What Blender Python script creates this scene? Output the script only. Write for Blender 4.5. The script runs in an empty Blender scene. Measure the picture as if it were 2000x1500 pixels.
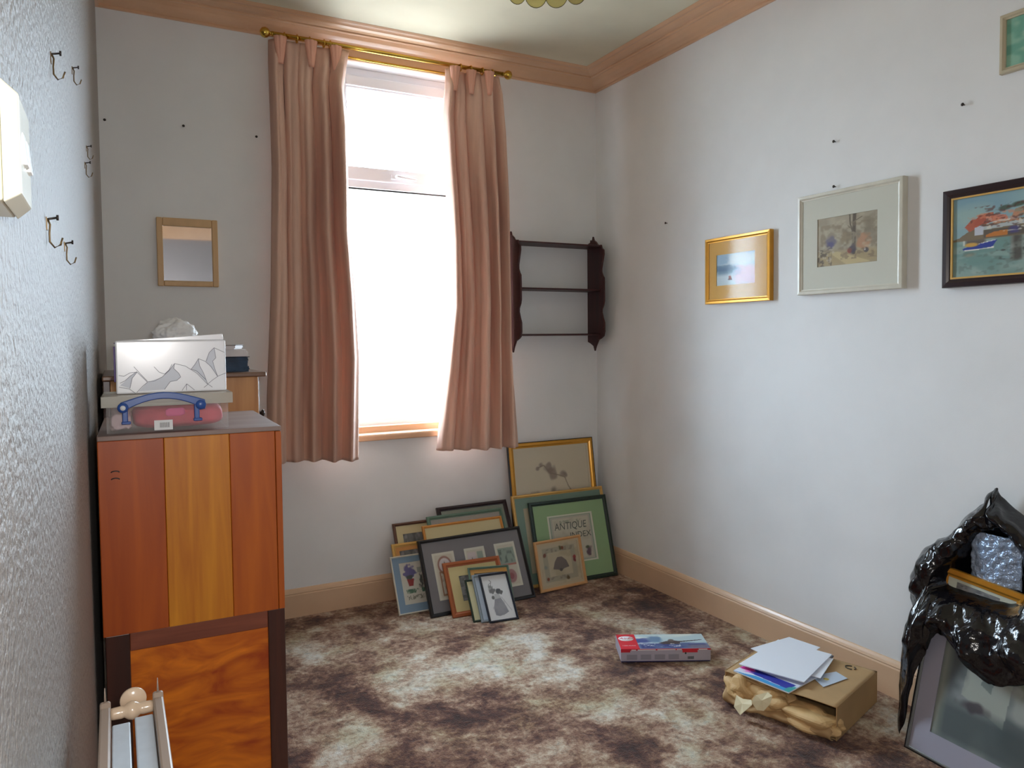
import bpy, bmesh, math, random
import numpy as np
from mathutils import Vector, Matrix, noise

random.seed(7)
SC = bpy.context.scene
COL = SC.collection

# ------------------------------------------------------------------ camera
CAM = Vector((-2.634, -3.8373, 1.40))
YAW, PITCH, ROLL, FPX, PY = 0.4883, 0.0413, -0.0104, 1461.6, 721.8
fw = Vector((math.sin(YAW)*math.cos(PITCH), math.cos(YAW)*math.cos(PITCH), -math.sin(PITCH)))
rt = Vector((math.cos(YAW), -math.sin(YAW), 0)); up = rt.cross(fw)
r2 = rt*math.cos(ROLL) + up*math.sin(ROLL); u2 = -rt*math.sin(ROLL) + up*math.cos(ROLL)
cd = bpy.data.cameras.new('camera'); cam = bpy.data.objects.new('camera', cd); COL.objects.link(cam)
M = Matrix((r2, u2, -fw)).transposed().to_4x4(); M.translation = CAM
cam.matrix_world = M
cd.sensor_width = 36.0; cd.sensor_fit = 'HORIZONTAL'
cd.lens = FPX*36.0/2000.0
cd.shift_y = -(750-PY)/2000.0
cd.clip_start = 0.02; cd.clip_end = 200
SC.camera = cam

# ------------------------------------------------------------------ world, light, exposure
W = bpy.data.worlds.new('overcast_sky'); SC.world = W; W.use_nodes = True
wn = W.node_tree.nodes; wl = W.node_tree.links; wn.clear()
wo = wn.new('ShaderNodeOutputWorld'); wb = wn.new('ShaderNodeBackground')
tc = wn.new('ShaderNodeTexCoord'); sx = wn.new('ShaderNodeSeparateXYZ'); rp = wn.new('ShaderNodeValToRGB')
wl.new(tc.outputs['Generated'], sx.inputs[0])
mr = wn.new('ShaderNodeMapRange'); mr.inputs[1].default_value = -1; mr.inputs[2].default_value = 1
wl.new(sx.outputs['Z'], mr.inputs[0]); wl.new(mr.outputs[0], rp.inputs[0])
rp.color_ramp.elements[0].position = 0.42; rp.color_ramp.elements[0].color = (0.25, 0.26, 0.26, 1)
rp.color_ramp.elements[1].position = 0.53; rp.color_ramp.elements[1].color = (0.68, 0.85, 1.0, 1)
wl.new(rp.outputs[0], wb.inputs[0]); wb.inputs[1].default_value = 20.0
wl.new(wb.outputs[0], wo.inputs[0])

vs = SC.view_settings
SC.display_settings.display_device = 'sRGB'
vs.view_transform = 'Standard'; vs.look = 'None'; vs.gamma = 1.0; vs.use_curve_mapping = False
vs.exposure = 0.95
SC.cycles.max_bounces = 16; SC.cycles.diffuse_bounces = 12; SC.cycles.glossy_bounces = 6
SC.cycles.transmission_bounces = 8; SC.cycles.transparent_max_bounces = 16
SC.cycles.sample_clamp_indirect = 8.0
SC.cycles.use_denoising = True

pl = bpy.data.lights.new('window_portal', 'AREA'); pl.shape = 'RECTANGLE'; pl.size = 0.80; pl.size_y = 1.95
pl.cycles.is_portal = True
po = bpy.data.objects.new('window_portal', pl); COL.objects.link(po)
po.location = (-1.24, 0.24, 1.89); po.rotation_euler = (math.radians(-90), 0, 0)
# the camera's own flash
fl = bpy.data.lights.new('camera_flash', 'POINT'); fl.energy = 20.0; fl.shadow_soft_size = 0.02; fl.color = (1, 0.97, 0.93)
fo = bpy.data.objects.new('camera_flash', fl); COL.objects.link(fo); fo.location = CAM + r2*0.05 + u2*0.05

# ------------------------------------------------------------------ materials
def lin(c):
    c = np.asarray(c, dtype=float)
    return np.where(c <= 0.04045, c/12.92, ((c+0.055)/1.055)**2.4)
def rgb(r, g, b):
    l = lin(np.array([r, g, b])/255.0); return (float(l[0]), float(l[1]), float(l[2]), 1)

def newmat(name):
    m = bpy.data.materials.new(name); m.use_nodes = True
    n = m.node_tree.nodes; b = n['Principled BSDF']
    return m, n, m.node_tree.links, b
def mat(name, col, rough=0.5, metal=0.0, bump=0.0, bscale=200, var=0.0, vscale=8, spec=0.5, coat=0.0, bdist=0.002, stretch=None):
    m, n, l, b = newmat(name)
    b.inputs['Base Color'].default_value = col; b.inputs['Roughness'].default_value = rough
    b.inputs['Metallic'].default_value = metal; b.inputs['Specular IOR Level'].default_value = spec
    b.inputs['Coat Weight'].default_value = coat; b.inputs['Coat Roughness'].default_value = 0.15
    t = n.new('ShaderNodeTexCoord'); src = t.outputs['Object']
    if stretch:
        mp = n.new('ShaderNodeMapping'); mp.inputs['Scale'].default_value = stretch; l.new(src, mp.inputs[0]); src = mp.outputs[0]
    if var > 0:
        nz = n.new('ShaderNodeTexNoise'); nz.inputs['Scale'].default_value = vscale; nz.inputs['Detail'].default_value = 5
        l.new(src, nz.inputs['Vector'])
        hs = n.new('ShaderNodeHueSaturation'); hs.inputs['Color'].default_value = col
        mr = n.new('ShaderNodeMapRange'); mr.inputs[1].default_value = 0.25; mr.inputs[2].default_value = 0.75
        mr.inputs[3].default_value = 1-var; mr.inputs[4].default_value = 1+var
        l.new(nz.outputs[0], mr.inputs[0]); l.new(mr.outputs[0], hs.inputs['Value']); l.new(hs.outputs[0], b.inputs['Base Color'])
    if bump > 0:
        nb = n.new('ShaderNodeTexNoise'); nb.inputs['Scale'].default_value = bscale; nb.inputs['Detail'].default_value = 3
        l.new(src, nb.inputs['Vector'])
        bp = n.new('ShaderNodeBump'); bp.inputs['Strength'].default_value = bump; bp.inputs['Distance'].default_value = bdist
        l.new(nb.outputs[0], bp.inputs['Height']); l.new(bp.outputs[0], b.inputs['Normal'])
    return m

def wallmat(name, col, rough, bump, bscale, smudge, bdist=0.002, spec=0.4):
    """painted textured paper with smoky smudges and patches"""
    m, n, l, b = newmat(name)
    t = n.new('ShaderNodeTexCoord')
    n1 = n.new('ShaderNodeTexNoise'); n1.inputs['Scale'].default_value = 1.3; n1.inputs['Detail'].default_value = 6; n1.inputs['Roughness'].default_value = .55
    n2 = n.new('ShaderNodeTexNoise'); n2.inputs['Scale'].default_value = 5; n2.inputs['Detail'].default_value = 4
    l.new(t.outputs['Object'], n1.inputs['Vector']); l.new(t.outputs['Object'], n2.inputs['Vector'])
    r = n.new('ShaderNodeValToRGB'); r.color_ramp.elements[0].position = .3; r.color_ramp.elements[1].position = .62
    d = [c*(1-smudge) for c in col[:3]]
    r.color_ramp.elements[0].color = (d[0], d[1], d[2], 1); r.color_ramp.elements[1].color = col
    mx = n.new('ShaderNodeMath'); mx.operation = 'MULTIPLY_ADD'; mx.inputs[1].default_value = .3; l.new(n2.outputs[0], mx.inputs[0])
    m7 = n.new('ShaderNodeMath'); m7.operation = 'MULTIPLY'; m7.inputs[1].default_value = .75; l.new(n1.outputs[0], m7.inputs[0])
    l.new(m7.outputs[0], mx.inputs[2]); l.new(mx.outputs[0], r.inputs[0]); l.new(r.outputs[0], b.inputs['Base Color'])
    b.inputs['Roughness'].default_value = rough; b.inputs['Specular IOR Level'].default_value = spec
    nb = n.new('ShaderNodeTexNoise'); nb.inputs['Scale'].default_value = bscale; nb.inputs['Detail'].default_value = 4
    l.new(t.outputs['Object'], nb.inputs['Vector'])
    bp = n.new('ShaderNodeBump'); bp.inputs['Strength'].default_value = bump; bp.inputs['Distance'].default_value = bdist
    l.new(nb.outputs[0], bp.inputs['Height']); l.new(bp.outputs[0], b.inputs['Normal'])
    return m

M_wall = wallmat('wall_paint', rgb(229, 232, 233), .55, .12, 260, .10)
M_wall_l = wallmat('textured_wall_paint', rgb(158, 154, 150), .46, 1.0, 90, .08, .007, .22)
M_ceil = wallmat('ceiling_paint', rgb(216, 212, 190), .75, .2, 180, .16)
M_peach = mat('peach_gloss_paint', rgb(208, 168, 134), .28, bump=.10, bscale=40, var=.06, vscale=6, coat=.25)
M_skirt = mat('peach_skirting_paint', rgb(216, 184, 152), .3, bump=.08, bscale=40, var=.05, vscale=6, coat=.2)
M_white = mat('white_plastic', rgb(236, 238, 240), .3)
M_brass = mat('brass', rgb(214, 178, 84), .18, metal=1)
M_steel = mat('dark_metal', rgb(60, 55, 52), .4, metal=.7)
M_black = mat('black_plastic', rgb(14, 13, 16), .3)

def glassmat(name, fac=.035, rough=0.02, tint=(1, 1, 1, 1)):
    m, n, l, b = newmat(name); n.remove(b)
    tr = n.new('ShaderNodeBsdfTransparent'); tr.inputs[0].default_value = tint
    gl = n.new('ShaderNodeBsdfGlossy'); gl.inputs['Roughness'].default_value = rough
    lw = n.new('ShaderNodeLayerWeight'); lw.inputs[0].default_value = .5
    pw = n.new('ShaderNodeMath'); pw.operation = 'POWER'; pw.inputs[1].default_value = 5; l.new(lw.outputs['Facing'], pw.inputs[0])
    ad = n.new('ShaderNodeMath'); ad.operation = 'MULTIPLY_ADD'; ad.inputs[1].default_value = .9; ad.inputs[2].default_value = fac; l.new(pw.outputs[0], ad.inputs[0])
    mx = n.new('ShaderNodeMixShader'); l.new(ad.outputs[0], mx.inputs[0]); l.new(tr.outputs[0], mx.inputs[1]); l.new(gl.outputs[0], mx.inputs[2])
    l.new(mx.outputs[0], n['Material Output'].inputs[0]); return m
M_glass = glassmat('pane_glass'); M_pglass = glassmat('picture_glass', fac=.008, rough=.10)

def carpetmat():
    m, n, l, b = newmat('sculpted_carpet')
    t = n.new('ShaderNodeTexCoord')
    def nz(scale, det, rough=.6, dist=0):
        x = n.new('ShaderNodeTexNoise'); x.inputs['Scale'].default_value = scale; x.inputs['Detail'].default_value = det
        x.inputs['Roughness'].default_value = rough; x.inputs['Distortion'].default_value = dist
        l.new(t.outputs['Object'], x.inputs['Vector']); return x.outputs[0]
    def mul(a, k, c=None):
        x = n.new('ShaderNodeMath'); x.operation = 'MULTIPLY_ADD'; l.new(a, x.inputs[0]); x.inputs[1].default_value = k
        if c is None: x.inputs[2].default_value = 0
        elif isinstance(c, float): x.inputs[2].default_value = c
        else: l.new(c, x.inputs[2])
        return x.outputs[0]
    big = nz(2.6, 3, .55, .5); mid = nz(11, 5, .62, .5); fine = nz(46, 5, .7, .3); tuft = nz(240, 2)
    s = mul(big, 1.15, mul(mid, .66, mul(fine, .55, mul(tuft, .20, -.76))))
    r = n.new('ShaderNodeValToRGB'); cr = r.color_ramp
    stops = [(.24, (58, 27, 22)), (.38, (104, 62, 49)), (.48, (154, 113, 90)), (.57, (196, 162, 135)), (.66, (224, 206, 182)), (.78, (246, 240, 228))]
    cr.elements[0].position = stops[0][0]; cr.elements[0].color = rgb(*stops[0][1])
    cr.elements[1].position = stops[-1][0]; cr.elements[1].color = rgb(*stops[-1][1])
    for p_, c_ in stops[1:-1]:
        e = cr.elements.new(p_); e.color = rgb(*c_)
    l.new(s, r.inputs[0])
    # olive drift in some patches
    hue = nz(4.5, 2); hr = n.new('ShaderNodeMapRange'); hr.inputs[1].default_value = .48; hr.inputs[2].default_value = .66; hr.inputs[4].default_value = .45
    l.new(hue, hr.inputs[0])
    mx = n.new('ShaderNodeMixRGB'); mx.blend_type = 'MULTIPLY'; mx.inputs[2].default_value = rgb(214, 214, 170)
    l.new(hr.outputs[0], mx.inputs[0]); l.new(r.outputs[0], mx.inputs[1]); l.new(mx.outputs[0], b.inputs['Base Color'])
    cv = n.new('ShaderNodeMapRange'); cv.inputs[1].default_value = .30; cv.inputs[2].default_value = .50; cv.inputs[3].default_value = .55; cv.inputs[4].default_value = 1.0
    l.new(nz(30, 5, .75, .4), cv.inputs[0])  # shaded crevices between pile clumps, painted into the colour as noise darkening
    m2 = n.new('ShaderNodeMixRGB'); m2.blend_type = 'MULTIPLY'; m2.inputs[0].default_value = 1; l.new(mx.outputs[0], m2.inputs[1]); l.new(cv.outputs[0], m2.inputs[2]); l.new(m2.outputs[0], b.inputs['Base Color'])
    b.inputs['Roughness'].default_value = .95; b.inputs['Specular IOR Level'].default_value = .1
    b.inputs['Sheen Weight'].default_value = .25
    h = mul(fine, 1.0, mul(tuft, .6, mul(mid, .8)))
    bp = n.new('ShaderNodeBump'); bp.inputs['Strength'].default_value = .9; bp.inputs['Distance'].default_value = .02
    l.new(h, bp.inputs['Height']); l.new(bp.outputs[0], b.inputs['Normal'])
    return m
M_carpet = carpetmat()

def woodmat(name, c1, c2, rough=.3, scale=(30, 30, 1.6), detail=5, coat=.4, ramp=(.3, .7), dist=1.0):
    m, n, l, b = newmat(name)
    t = n.new('ShaderNodeTexCoord'); mp = n.new('ShaderNodeMapping'); mp.inputs['Scale'].default_value = scale
    l.new(t.outputs['Object'], mp.inputs[0])
    nz = n.new('ShaderNodeTexNoise'); nz.inputs['Scale'].default_value = 1; nz.inputs['Detail'].default_value = detail; nz.inputs['Distortion'].default_value = dist
    l.new(mp.outputs[0], nz.inputs['Vector'])
    r = n.new('ShaderNodeValToRGB'); r.color_ramp.elements[0].position = ramp[0]; r.color_ramp.elements[1].position = ramp[1]
    r.color_ramp.elements[0].color = c1; r.color_ramp.elements[1].color = c2
    l.new(nz.outputs[0], r.inputs[0]); l.new(r.outputs[0], b.inputs['Base Color'])
    b.inputs['Roughness'].default_value = rough; b.inputs['Coat Weight'].default_value = coat; b.inputs['Coat Roughness'].default_value = .25
    return m

# ------------------------------------------------------------------ mesh helpers
def link(name, me, m, parent=None):
    o = bpy.data.objects.new(name, me); COL.objects.link(o)
    ms = m if isinstance(m, (list, tuple)) else [m]
    for x in ms: me.materials.append(x)
    if parent is not None: o.parent = parent
    return o
def tag(o, label=None, cat=None, group=None, kind=None):
    if label: o['label'] = label
    if cat: o['category'] = cat
    if group: o['group'] = group
    if kind: o['kind'] = kind
    return o
def empty(name, loc=(0, 0, 0), rot=None, label=None, cat=None, group=None):
    o = bpy.data.objects.new(name, None); COL.objects.link(o); o.empty_display_size = .05
    if rot is None: o.location = loc
    else:
        mm = rot.to_4x4(); mm.translation = Vector(loc); o.matrix_world = mm
    return tag(o, label, cat, group)
def bevel(o, w=.003, seg=2, ang=40):
    md = o.modifiers.new('bevel', 'BEVEL'); md.width = w; md.segments = seg; md.limit_method = 'ANGLE'; md.angle_limit = math.radians(ang); return o
def smooth(o, ang=None):
    for p_ in o.data.polygons: p_.use_smooth = True
    return o

class MB:
    def __init__(s): s.v = []; s.f = []; s.m = []; s.sm = []
    def add(s, vs_, fs, mi=0, sm=False):
        k = len(s.v); s.v += [tuple(v) for v in vs_]
        for f in fs: s.f.append([i+k for i in f]); s.m.append(mi); s.sm.append(sm)
        return s
    def box(s, x0, x1, y0, y1, z0, z1, mi=0):
        v = [(x0, y0, z0), (x1, y0, z0), (x1, y1, z0), (x0, y1, z0), (x0, y0, z1), (x1, y0, z1), (x1, y1, z1), (x0, y1, z1)]
        return s.add(v, [(0, 3, 2, 1), (4, 5, 6, 7), (0, 1, 5, 4), (1, 2, 6, 5), (2, 3, 7, 6), (3, 0, 4, 7)], mi)
    def prism(s, pts, z0, z1, mi=0, axis='z'):
        """polygon (ccw list of 2-D points) extruded; axis tells the extrusion direction"""
        n = len(pts)
        def P(a, b, c): return {'z': (a, b, c), 'y': (a, c, b), 'x': (c, a, b)}[axis]
        v = [P(a, b, z0) for a, b in pts] + [P(a, b, z1) for a, b in pts]
        f = [list(range(n))[::-1], list(range(n, 2*n))] + [(i, (i+1) % n, n+(i+1) % n, n+i) for i in range(n)]
        return s.add(v, f, mi)
    def tube(s, pts, r, seg=10, mi=0, cap=True):
        pts = [Vector(p_) for p_ in pts]; n = len(pts); rs = r if isinstance(r, (list, tuple)) else [r]*n
        vv = []; ref = None
        for i, p_ in enumerate(pts):
            d = (pts[min(i+1, n-1)]-pts[max(i-1, 0)]).normalized()
            if ref is None:
                ref = Vector((0, 0, 1)) if abs(d.z) < .9 else Vector((1, 0, 0))
            a = d.cross(ref).normalized(); b = d.cross(a).normalized(); ref = -b if False else ref
            for k in range(seg):
                t = 2*math.pi*k/seg; vv.append(p_+a*rs[i]*math.cos(t)+b*rs[i]*math.sin(t))
        ff = [(i*seg+k, i*seg+(k+1) % seg, (i+1)*seg+(k+1) % seg, (i+1)*seg+k) for i in range(n-1) for k in range(seg)]
        if cap: ff += [list(range(seg))[::-1], [(n-1)*seg+k for k in range(seg)]]
        return s.add(vv, ff, mi, True)
    def lathe(s, prof, c=(0, 0, 0), axis='z', seg=24, mi=0):
        """prof: list of (radius, height)"""
        c = Vector(c); vv = []
        for r, h in prof:
            for k in range(seg):
                t = 2*math.pi*k/seg; a, b = r*math.cos(t), r*math.sin(t)
                vv.append(c+Vector({'z': (a, b, h), 'x': (h, a, b), 'y': (a, h, b)}[axis]))
        n = len(prof)
        ff = [(i*seg+k, i*seg+(k+1) % seg, (i+1)*seg+(k+1) % seg, (i+1)*seg+k) for i in range(n-1) for k in range(seg)]
        ff += [list(range(seg))[::-1], [(n-1)*seg+k for k in range(seg)]]
        return s.add(vv, ff, mi, True)
    def build(s, name, m, parent=None, fix=True):
        me = bpy.data.meshes.new(name); me.from_pydata(s.v, [], s.f)
        me.polygons.foreach_set('material_index', s.m); me.polygons.foreach_set('use_smooth', s.sm)
        if fix:
            bm = bmesh.new(); bm.from_mesh(me); bmesh.ops.recalc_face_normals(bm, faces=bm.faces); bm.to_mesh(me); bm.free()
        me.update(); return link(name, me, m, parent)
def grid(name, nu, nv, fn, m, parent=None, closed_u=False, sm=True):
    vv = []; 
    for j in range(nv+1):
        for i in range(nu+1): vv.append(fn(i/nu, j/nv))
    ff = [(j*(nu+1)+i, j*(nu+1)+i+1, (j+1)*(nu+1)+i+1, (j+1)*(nu+1)+i) for j in range(nv) for i in range(nu)]
    me = bpy.data.meshes.new(name); me.from_pydata([tuple(v) for v in vv], [], ff); me.update()
    o = link(name, me, m, parent)
    if sm: smooth(o)
    return o
def lerpt(tab, x):
    if x <= tab[0][0]: return tab[0][1]
    for (a, b), (c, d) in zip(tab, tab[1:]):
        if x <= c: return b+(d-b)*(x-a)/(c-a)
    return tab[-1][1]

# ---- printed / painted pictures: a fine mesh with a colour per vertex (the ink itself)
def inkmat():
    m, n, l, b = newmat('printed_ink'); a = n.new('ShaderNodeAttribute'); a.attribute_name = 'ink'
    l.new(a.outputs['Color'], b.inputs['Base Color']); b.inputs['Roughness'].default_value = .6; return m
M_ink = inkmat()
def vn(U, V, s, seed=0):
    x = U*s+seed*17.3; y = V*s+seed*9.7; xi = np.floor(x); yi = np.floor(y); fx = x-xi; fy = y-yi
    fx = fx*fx*(3-2*fx); fy = fy*fy*(3-2*fy)
    def h(a, b):
        t = np.sin(a*127.1+b*311.7+seed)*43758.5453; return t-np.floor(t)
    return (h(xi, yi)*(1-fx)+h(xi+1, yi)*fx)*(1-fy)+(h(xi, yi+1)*(1-fx)+h(xi+1, yi+1)*fx)*fy
class Art:
    def __init__(s, nx, ny, base):
        u = np.linspace(0, 1, nx+1); v = np.linspace(0, 1, ny+1); s.V, s.U = np.meshgrid(v, u, indexing='ij'); s.nx, s.ny = nx, ny
        s.C = np.ones(s.U.shape+(3,))*(np.array(base)/255.)
    def mix(s, mask, c, k=1.0):
        mask = np.clip(mask, 0, 1)[..., None]*k; s.C = s.C*(1-mask)+np.array(c)/255.*mask; return s
    def wash(s, c, scale, seed=0, lo=.45, hi=.7, k=1, box=None):
        w = np.clip((vn(s.U, s.V, scale, seed)*.65+vn(s.U, s.V, scale*2.3, seed+3)*.35-lo)/(hi-lo), 0, 1)
        if box: w = w*s.rectmask(*box)
        return s.mix(w, c, k)
    def rectmask(s, u0, u1, v0, v1, soft=.01):
        f = lambda x: np.clip(x/soft+.5, 0, 1)
        return f(s.U-u0)*f(u1-s.U)*f(s.V-v0)*f(v1-s.V)
    def rect(s, u0, u1, v0, v1, c, k=1, soft=.01): return s.mix(s.rectmask(u0, u1, v0, v1, soft), c, k)
    def ell(s, u, v, a, b, c, k=1, soft=.25, wob=0, seed=0):
        d = np.sqrt(((s.U-u)/a)**2+((s.V-v)/b)**2)
        if wob: d = d+wob*(vn(s.U, s.V, 18, seed)-.5)
        return s.mix((1-d)/soft+.5, c, k)
    def line(s, pts, w, c, k=1):
        asp = s.ny/s.nx
        for (a, b), (p, q) in zip(pts, pts[1:]):
            dx, dy = p-a, (q-b)*asp; L = dx*dx+dy*dy+1e-9
            t = np.clip(((s.U-a)*dx+(s.V-b)*asp*dy)/L, 0, 1)
            d = np.hypot(s.U-a-t*dx, (s.V-b)*asp-t*dy); s.mix((w-d)/(w*.5)+.5, c, k)
        return s
    def poly(s, pts, c, k=1):
        ins = np.zeros(s.U.shape, bool); n = len(pts)
        for i in range(n):
            (x1, y1), (x2, y2) = pts[i], pts[(i+1) % n]
            cond = ((y1 > s.V) != (y2 > s.V))
            xx = (x2-x1)*(s.V-y1)/((y2-y1) if y2 != y1 else 1e-9)+x1
            ins ^= cond & (s.U < xx)
        return s.mix(ins.astype(float), c, k)
    def build(s, name, P, parent=None):
        """P(u,v)->xyz arrays"""
        X, Y, Z = P(s.U, s.V); vv = np.stack([X+0*s.U, Y+0*s.U, Z+0*s.U], -1).reshape(-1, 3)
        nx, ny = s.nx, s.ny; i, j = np.meshgrid(np.arange(nx), np.arange(ny)); a = (j*(nx+1)+i).ravel()
        ff = np.stack([a, a+1, a+nx+2, a+nx+1], -1)
        me = bpy.data.meshes.new(name); me.from_pydata(vv.tolist(), [], ff.tolist())
        at = me.color_attributes.new('ink', 'FLOAT_COLOR', 'POINT')
        c = np.concatenate([lin(s.C).reshape(-1, 3), np.ones((vv.shape[0], 1))], 1)
        at.data.foreach_set('color', c.astype(np.float32).ravel()); me.update()
        return link(name, me, M_ink, parent)

def text_mb(txt, size, place, name, m, parent, spacing=1.0, shear=0):
    cu = bpy.data.curves.new('txt', 'FONT'); cu.body = txt; cu.size = size; cu.align_x = 'CENTER'; cu.align_y = 'CENTER'; cu.shear = shear
    cu.space_character = spacing; cu.resolution_u = 3
    o = bpy.data.objects.new('txt', cu); COL.objects.link(o); dg = bpy.context.evaluated_depsgraph_get()
    me = bpy.data.meshes.new_from_object(o.evaluated_get(dg)); bpy.data.objects.remove(o); bpy.data.curves.remove(cu)
    for v in me.vertices: v.co = place(v.co.x, v.co.y)
    me.name = name; me.materials.clear(); return link(name, me, m, parent)

# ------------------------------------------------------------------ the room
RX, LX0, LK = 0.0, -2.665, 0.0167        # right wall x, left wall x at the window wall, its slight skew
def LXY(y): return LX0+LK*y
YB, ZC = -4.5, 2.96
b = MB(); b.box(-3.2, 0.4, YB-.3, .3, -.1, 0); tag(b.build('floor', M_carpet), 'mottled brown and cream carpeted floor', kind='structure')
b = MB(); b.box(-3.2, 0.4, YB-.3, .3, ZC, ZC+.1); tag(b.build('ceiling', M_ceil), 'cream ceiling with faint stains', kind='structure')
WX0, WX1, WZ0, WZ1 = -1.62, -.86, .905, 2.836
b = MB(); b.box(-3.2, WX0, 0, .25, 0, ZC); b.box(WX1, .4, 0, .25, 0, ZC); b.box(WX0, WX1, 0, .25, 0, WZ0); b.box(WX0, WX1, 0, .25, WZ1, ZC)
tag(b.build('wall_back', M_wall), 'pale grey window wall', kind='structure')
b = MB(); b.box(0, .25, YB-.2, 0, 0, ZC); tag(b.build('wall_right', M_wall), 'pale grey wall hung with pictures', kind='structure')
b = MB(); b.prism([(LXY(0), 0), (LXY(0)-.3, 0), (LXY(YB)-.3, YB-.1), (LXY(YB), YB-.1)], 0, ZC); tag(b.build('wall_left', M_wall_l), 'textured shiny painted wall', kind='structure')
DX0, DX1, DZ = -1.45, -.65, 2.03
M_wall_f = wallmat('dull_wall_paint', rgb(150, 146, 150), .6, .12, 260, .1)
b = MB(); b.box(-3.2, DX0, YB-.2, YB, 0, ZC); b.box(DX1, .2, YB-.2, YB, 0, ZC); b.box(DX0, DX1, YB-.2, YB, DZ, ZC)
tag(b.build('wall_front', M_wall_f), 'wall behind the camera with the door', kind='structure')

CORN = [(0, 2.886), (.010, 2.886), (.014, 2.890), (.014, 2.898), (.019, 2.900), (.028, 2.904), (.046, 2.910), (.068, 2.921), (.086, 2.935), (.090, 2.932), (.098, 2.930), (.104, 2.934), (.104, 2.940), (.128, 2.942), (.146, 2.947), (.158, 2.955), (.162, 2.950), (.172, 2.949), (.180, 2.952), (.19, 2.9585), (.19, ZC), (0, ZC)]
SKIRT = [(0, 0), (.018, 0), (.018, .112), (.015, .118), (.017, .122), (.012, .132), (.006, .141), (0, .143)]
def corner(i, p):
    return [(LXY(0)+p, -p), (-p, -p), (-p, YB+p), (LXY(YB)+p, YB+p)][i]
def run(prof, i, j, name, label, fr=None):
    pm = M_skirt if name.startswith('base') else M_peach
    b = MB(); A = [corner(i, p_)+(z,) for p_, z in prof]; B = [corner(j, p_)+(z,) for p_, z in prof]
    if fr:
        B = [tuple(Vector(a_).lerp(Vector(b_), fr)) for a_, b_ in zip(A, B)]
    n = len(prof); b.add(A+B, [list(range(n))[::-1], list(range(n, 2*n))]+[(k, (k+1) % n, n+(k+1) % n, n+k) for k in range(n)])
    tag(b.build(name, pm), label, kind='structure')
run(CORN, 0, 1, 'trim_1', 'peach cornice over the window wall'); run(CORN, 1, 2, 'trim_2', 'peach cornice over the picture wall')
run(CORN, 2, 3, 'trim_3', 'peach cornice behind the camera'); run(CORN, 3, 0, 'trim_4', 'peach cornice over the left wall')
run(SKIRT, 0, 1, 'baseboard_back', 'peach baseboard under the window'); run(SKIRT, 1, 2, 'baseboard_right', 'peach baseboard along the picture wall')
run(SKIRT, 3, 0, 'baseboard_left', 'peach baseboard on the left wall')
b = MB(); b.box(-1.66, -.82, -.014, -.001, WZ1, 2.8885); tag(bevel(b.build('trim_5', M_peach)), 'peach board over the window head', kind='structure')
b = MB(); b.box(-2.70, -.01, YB+.001, YB+.03, 2.44, 2.62); tag(bevel(b.build('trim_6', M_peach)), 'peach rail over the door wall', kind='structure')
# door in the wall behind the camera
M_door = mat('door_paint', rgb(190, 200, 212), .35)
d = empty('door_1', (DX0, YB, 0)); tag(d, 'pale panelled door behind the camera', kind='structure')
b = MB(); b.box(0.01, .79, -.12, -.08, 0.005, DZ-.01); b.box(.12, .36, -.08, -.072, .2, .9); b.box(.44, .68, -.08, -.072, .2, .9); b.box(.12, .36, -.08, -.072, 1.05, 1.85); b.box(.44, .68, -.08, -.072, 1.05, 1.85)
bevel(b.build('panel', M_door, d), .004)
b = MB(); b.box(-.07, 0, .001, .02, 0, DZ+.07); b.box(.8, .87, .001, .02, 0, DZ+.07); b.box(0, .8, .001, .02, DZ, DZ+.07); bevel(b.build('door_frame', M_peach, d))
b = MB(); b.lathe([(.008, 0), (.01, .02), (.026, .03), (.03, .045), (.02, .058), (.002, .06)], (.74, -.08, 1.0), 'y'); b.build('door_handle', M_brass, d)

# ------------------------------------------------------------------ window
w = empty('window_1', (0, 0, 0)); tag(w, 'white framed window with a top light', kind='structure')
def ringframe(b, x0, x1, z0, z1, y0, y1, t, tb=None):
    tb = tb or t
    b.box(x0, x0+t, y0, y1, z0, z1); b.box(x1-t, x1, y0, y1, z0, z1); b.box(x0+t, x1-t, y0, y1, z1-t, z1); b.box(x0+t, x1-t, y0, y1, z0, z0+tb)
M_upvc = mat('white_upvc', rgb(232, 234, 240), .6, spec=.15)
b = MB(); ringframe(b, WX0, WX1, .93, WZ1, .09, .16, .045); b.box(WX0+.045, WX1-.045, .09, .16, 2.212, 2.255); bevel(b.build('frame', M_upvc, w), .004)
b = MB(); ringframe(b, WX0+.04, WX1-.04, 2.25, WZ1-.04, .075, .12, .055, .07); ringframe(b, WX0+.085, WX1-.085, 2.295, WZ1-.085, .085, .125, .02); s_ = bevel(b.build('sash', M_upvc, w), .005)
b = MB(); b.box(WX0+.09, WX1-.09, .105, .109, 2.30, WZ1-.09); b.build('pane', M_glass, w)
b = MB(); b.box(WX0+.04, WX1-.04, .115, .119, .97, 2.22); b.build('pane', M_glass, w)
b = MB(); b.box(-1.285, -1.235, .06, .076, 2.268, 2.292); b.tube([(-1.26, .06, 2.28), (-1.26, .045, 2.28), (-1.20, .04, 2.272), (-1.15, .042, 2.268)], [.008, .008, .007, .006]); bevel(b.build('handle', M_upvc, w), .002)
# black gasket lines below each glazing rail
b = MB(); b.box(WX0+.085, WX1-.085, .1, .104, WZ1-.098, WZ1-.09); b.box(WX0+.045, WX1-.045, .1, .112, 2.204, 2.213); b.build('gasket', M_black, w)
b = MB(); b.box(WX0+.001, WX1-.001, .02, .09, WZ0, .94); b.build('inner_board', M_peach, w)
b = MB(); b.prism([(-.052, .872), (.02, .872), (.02, .908), (-.045, .908), (-.052, .9)], WX0-.06, WX1+.06, axis='x'); tag(bevel(b.build('trim_7', M_peach), .006, 3), 'peach window sill', kind='structure')

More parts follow.
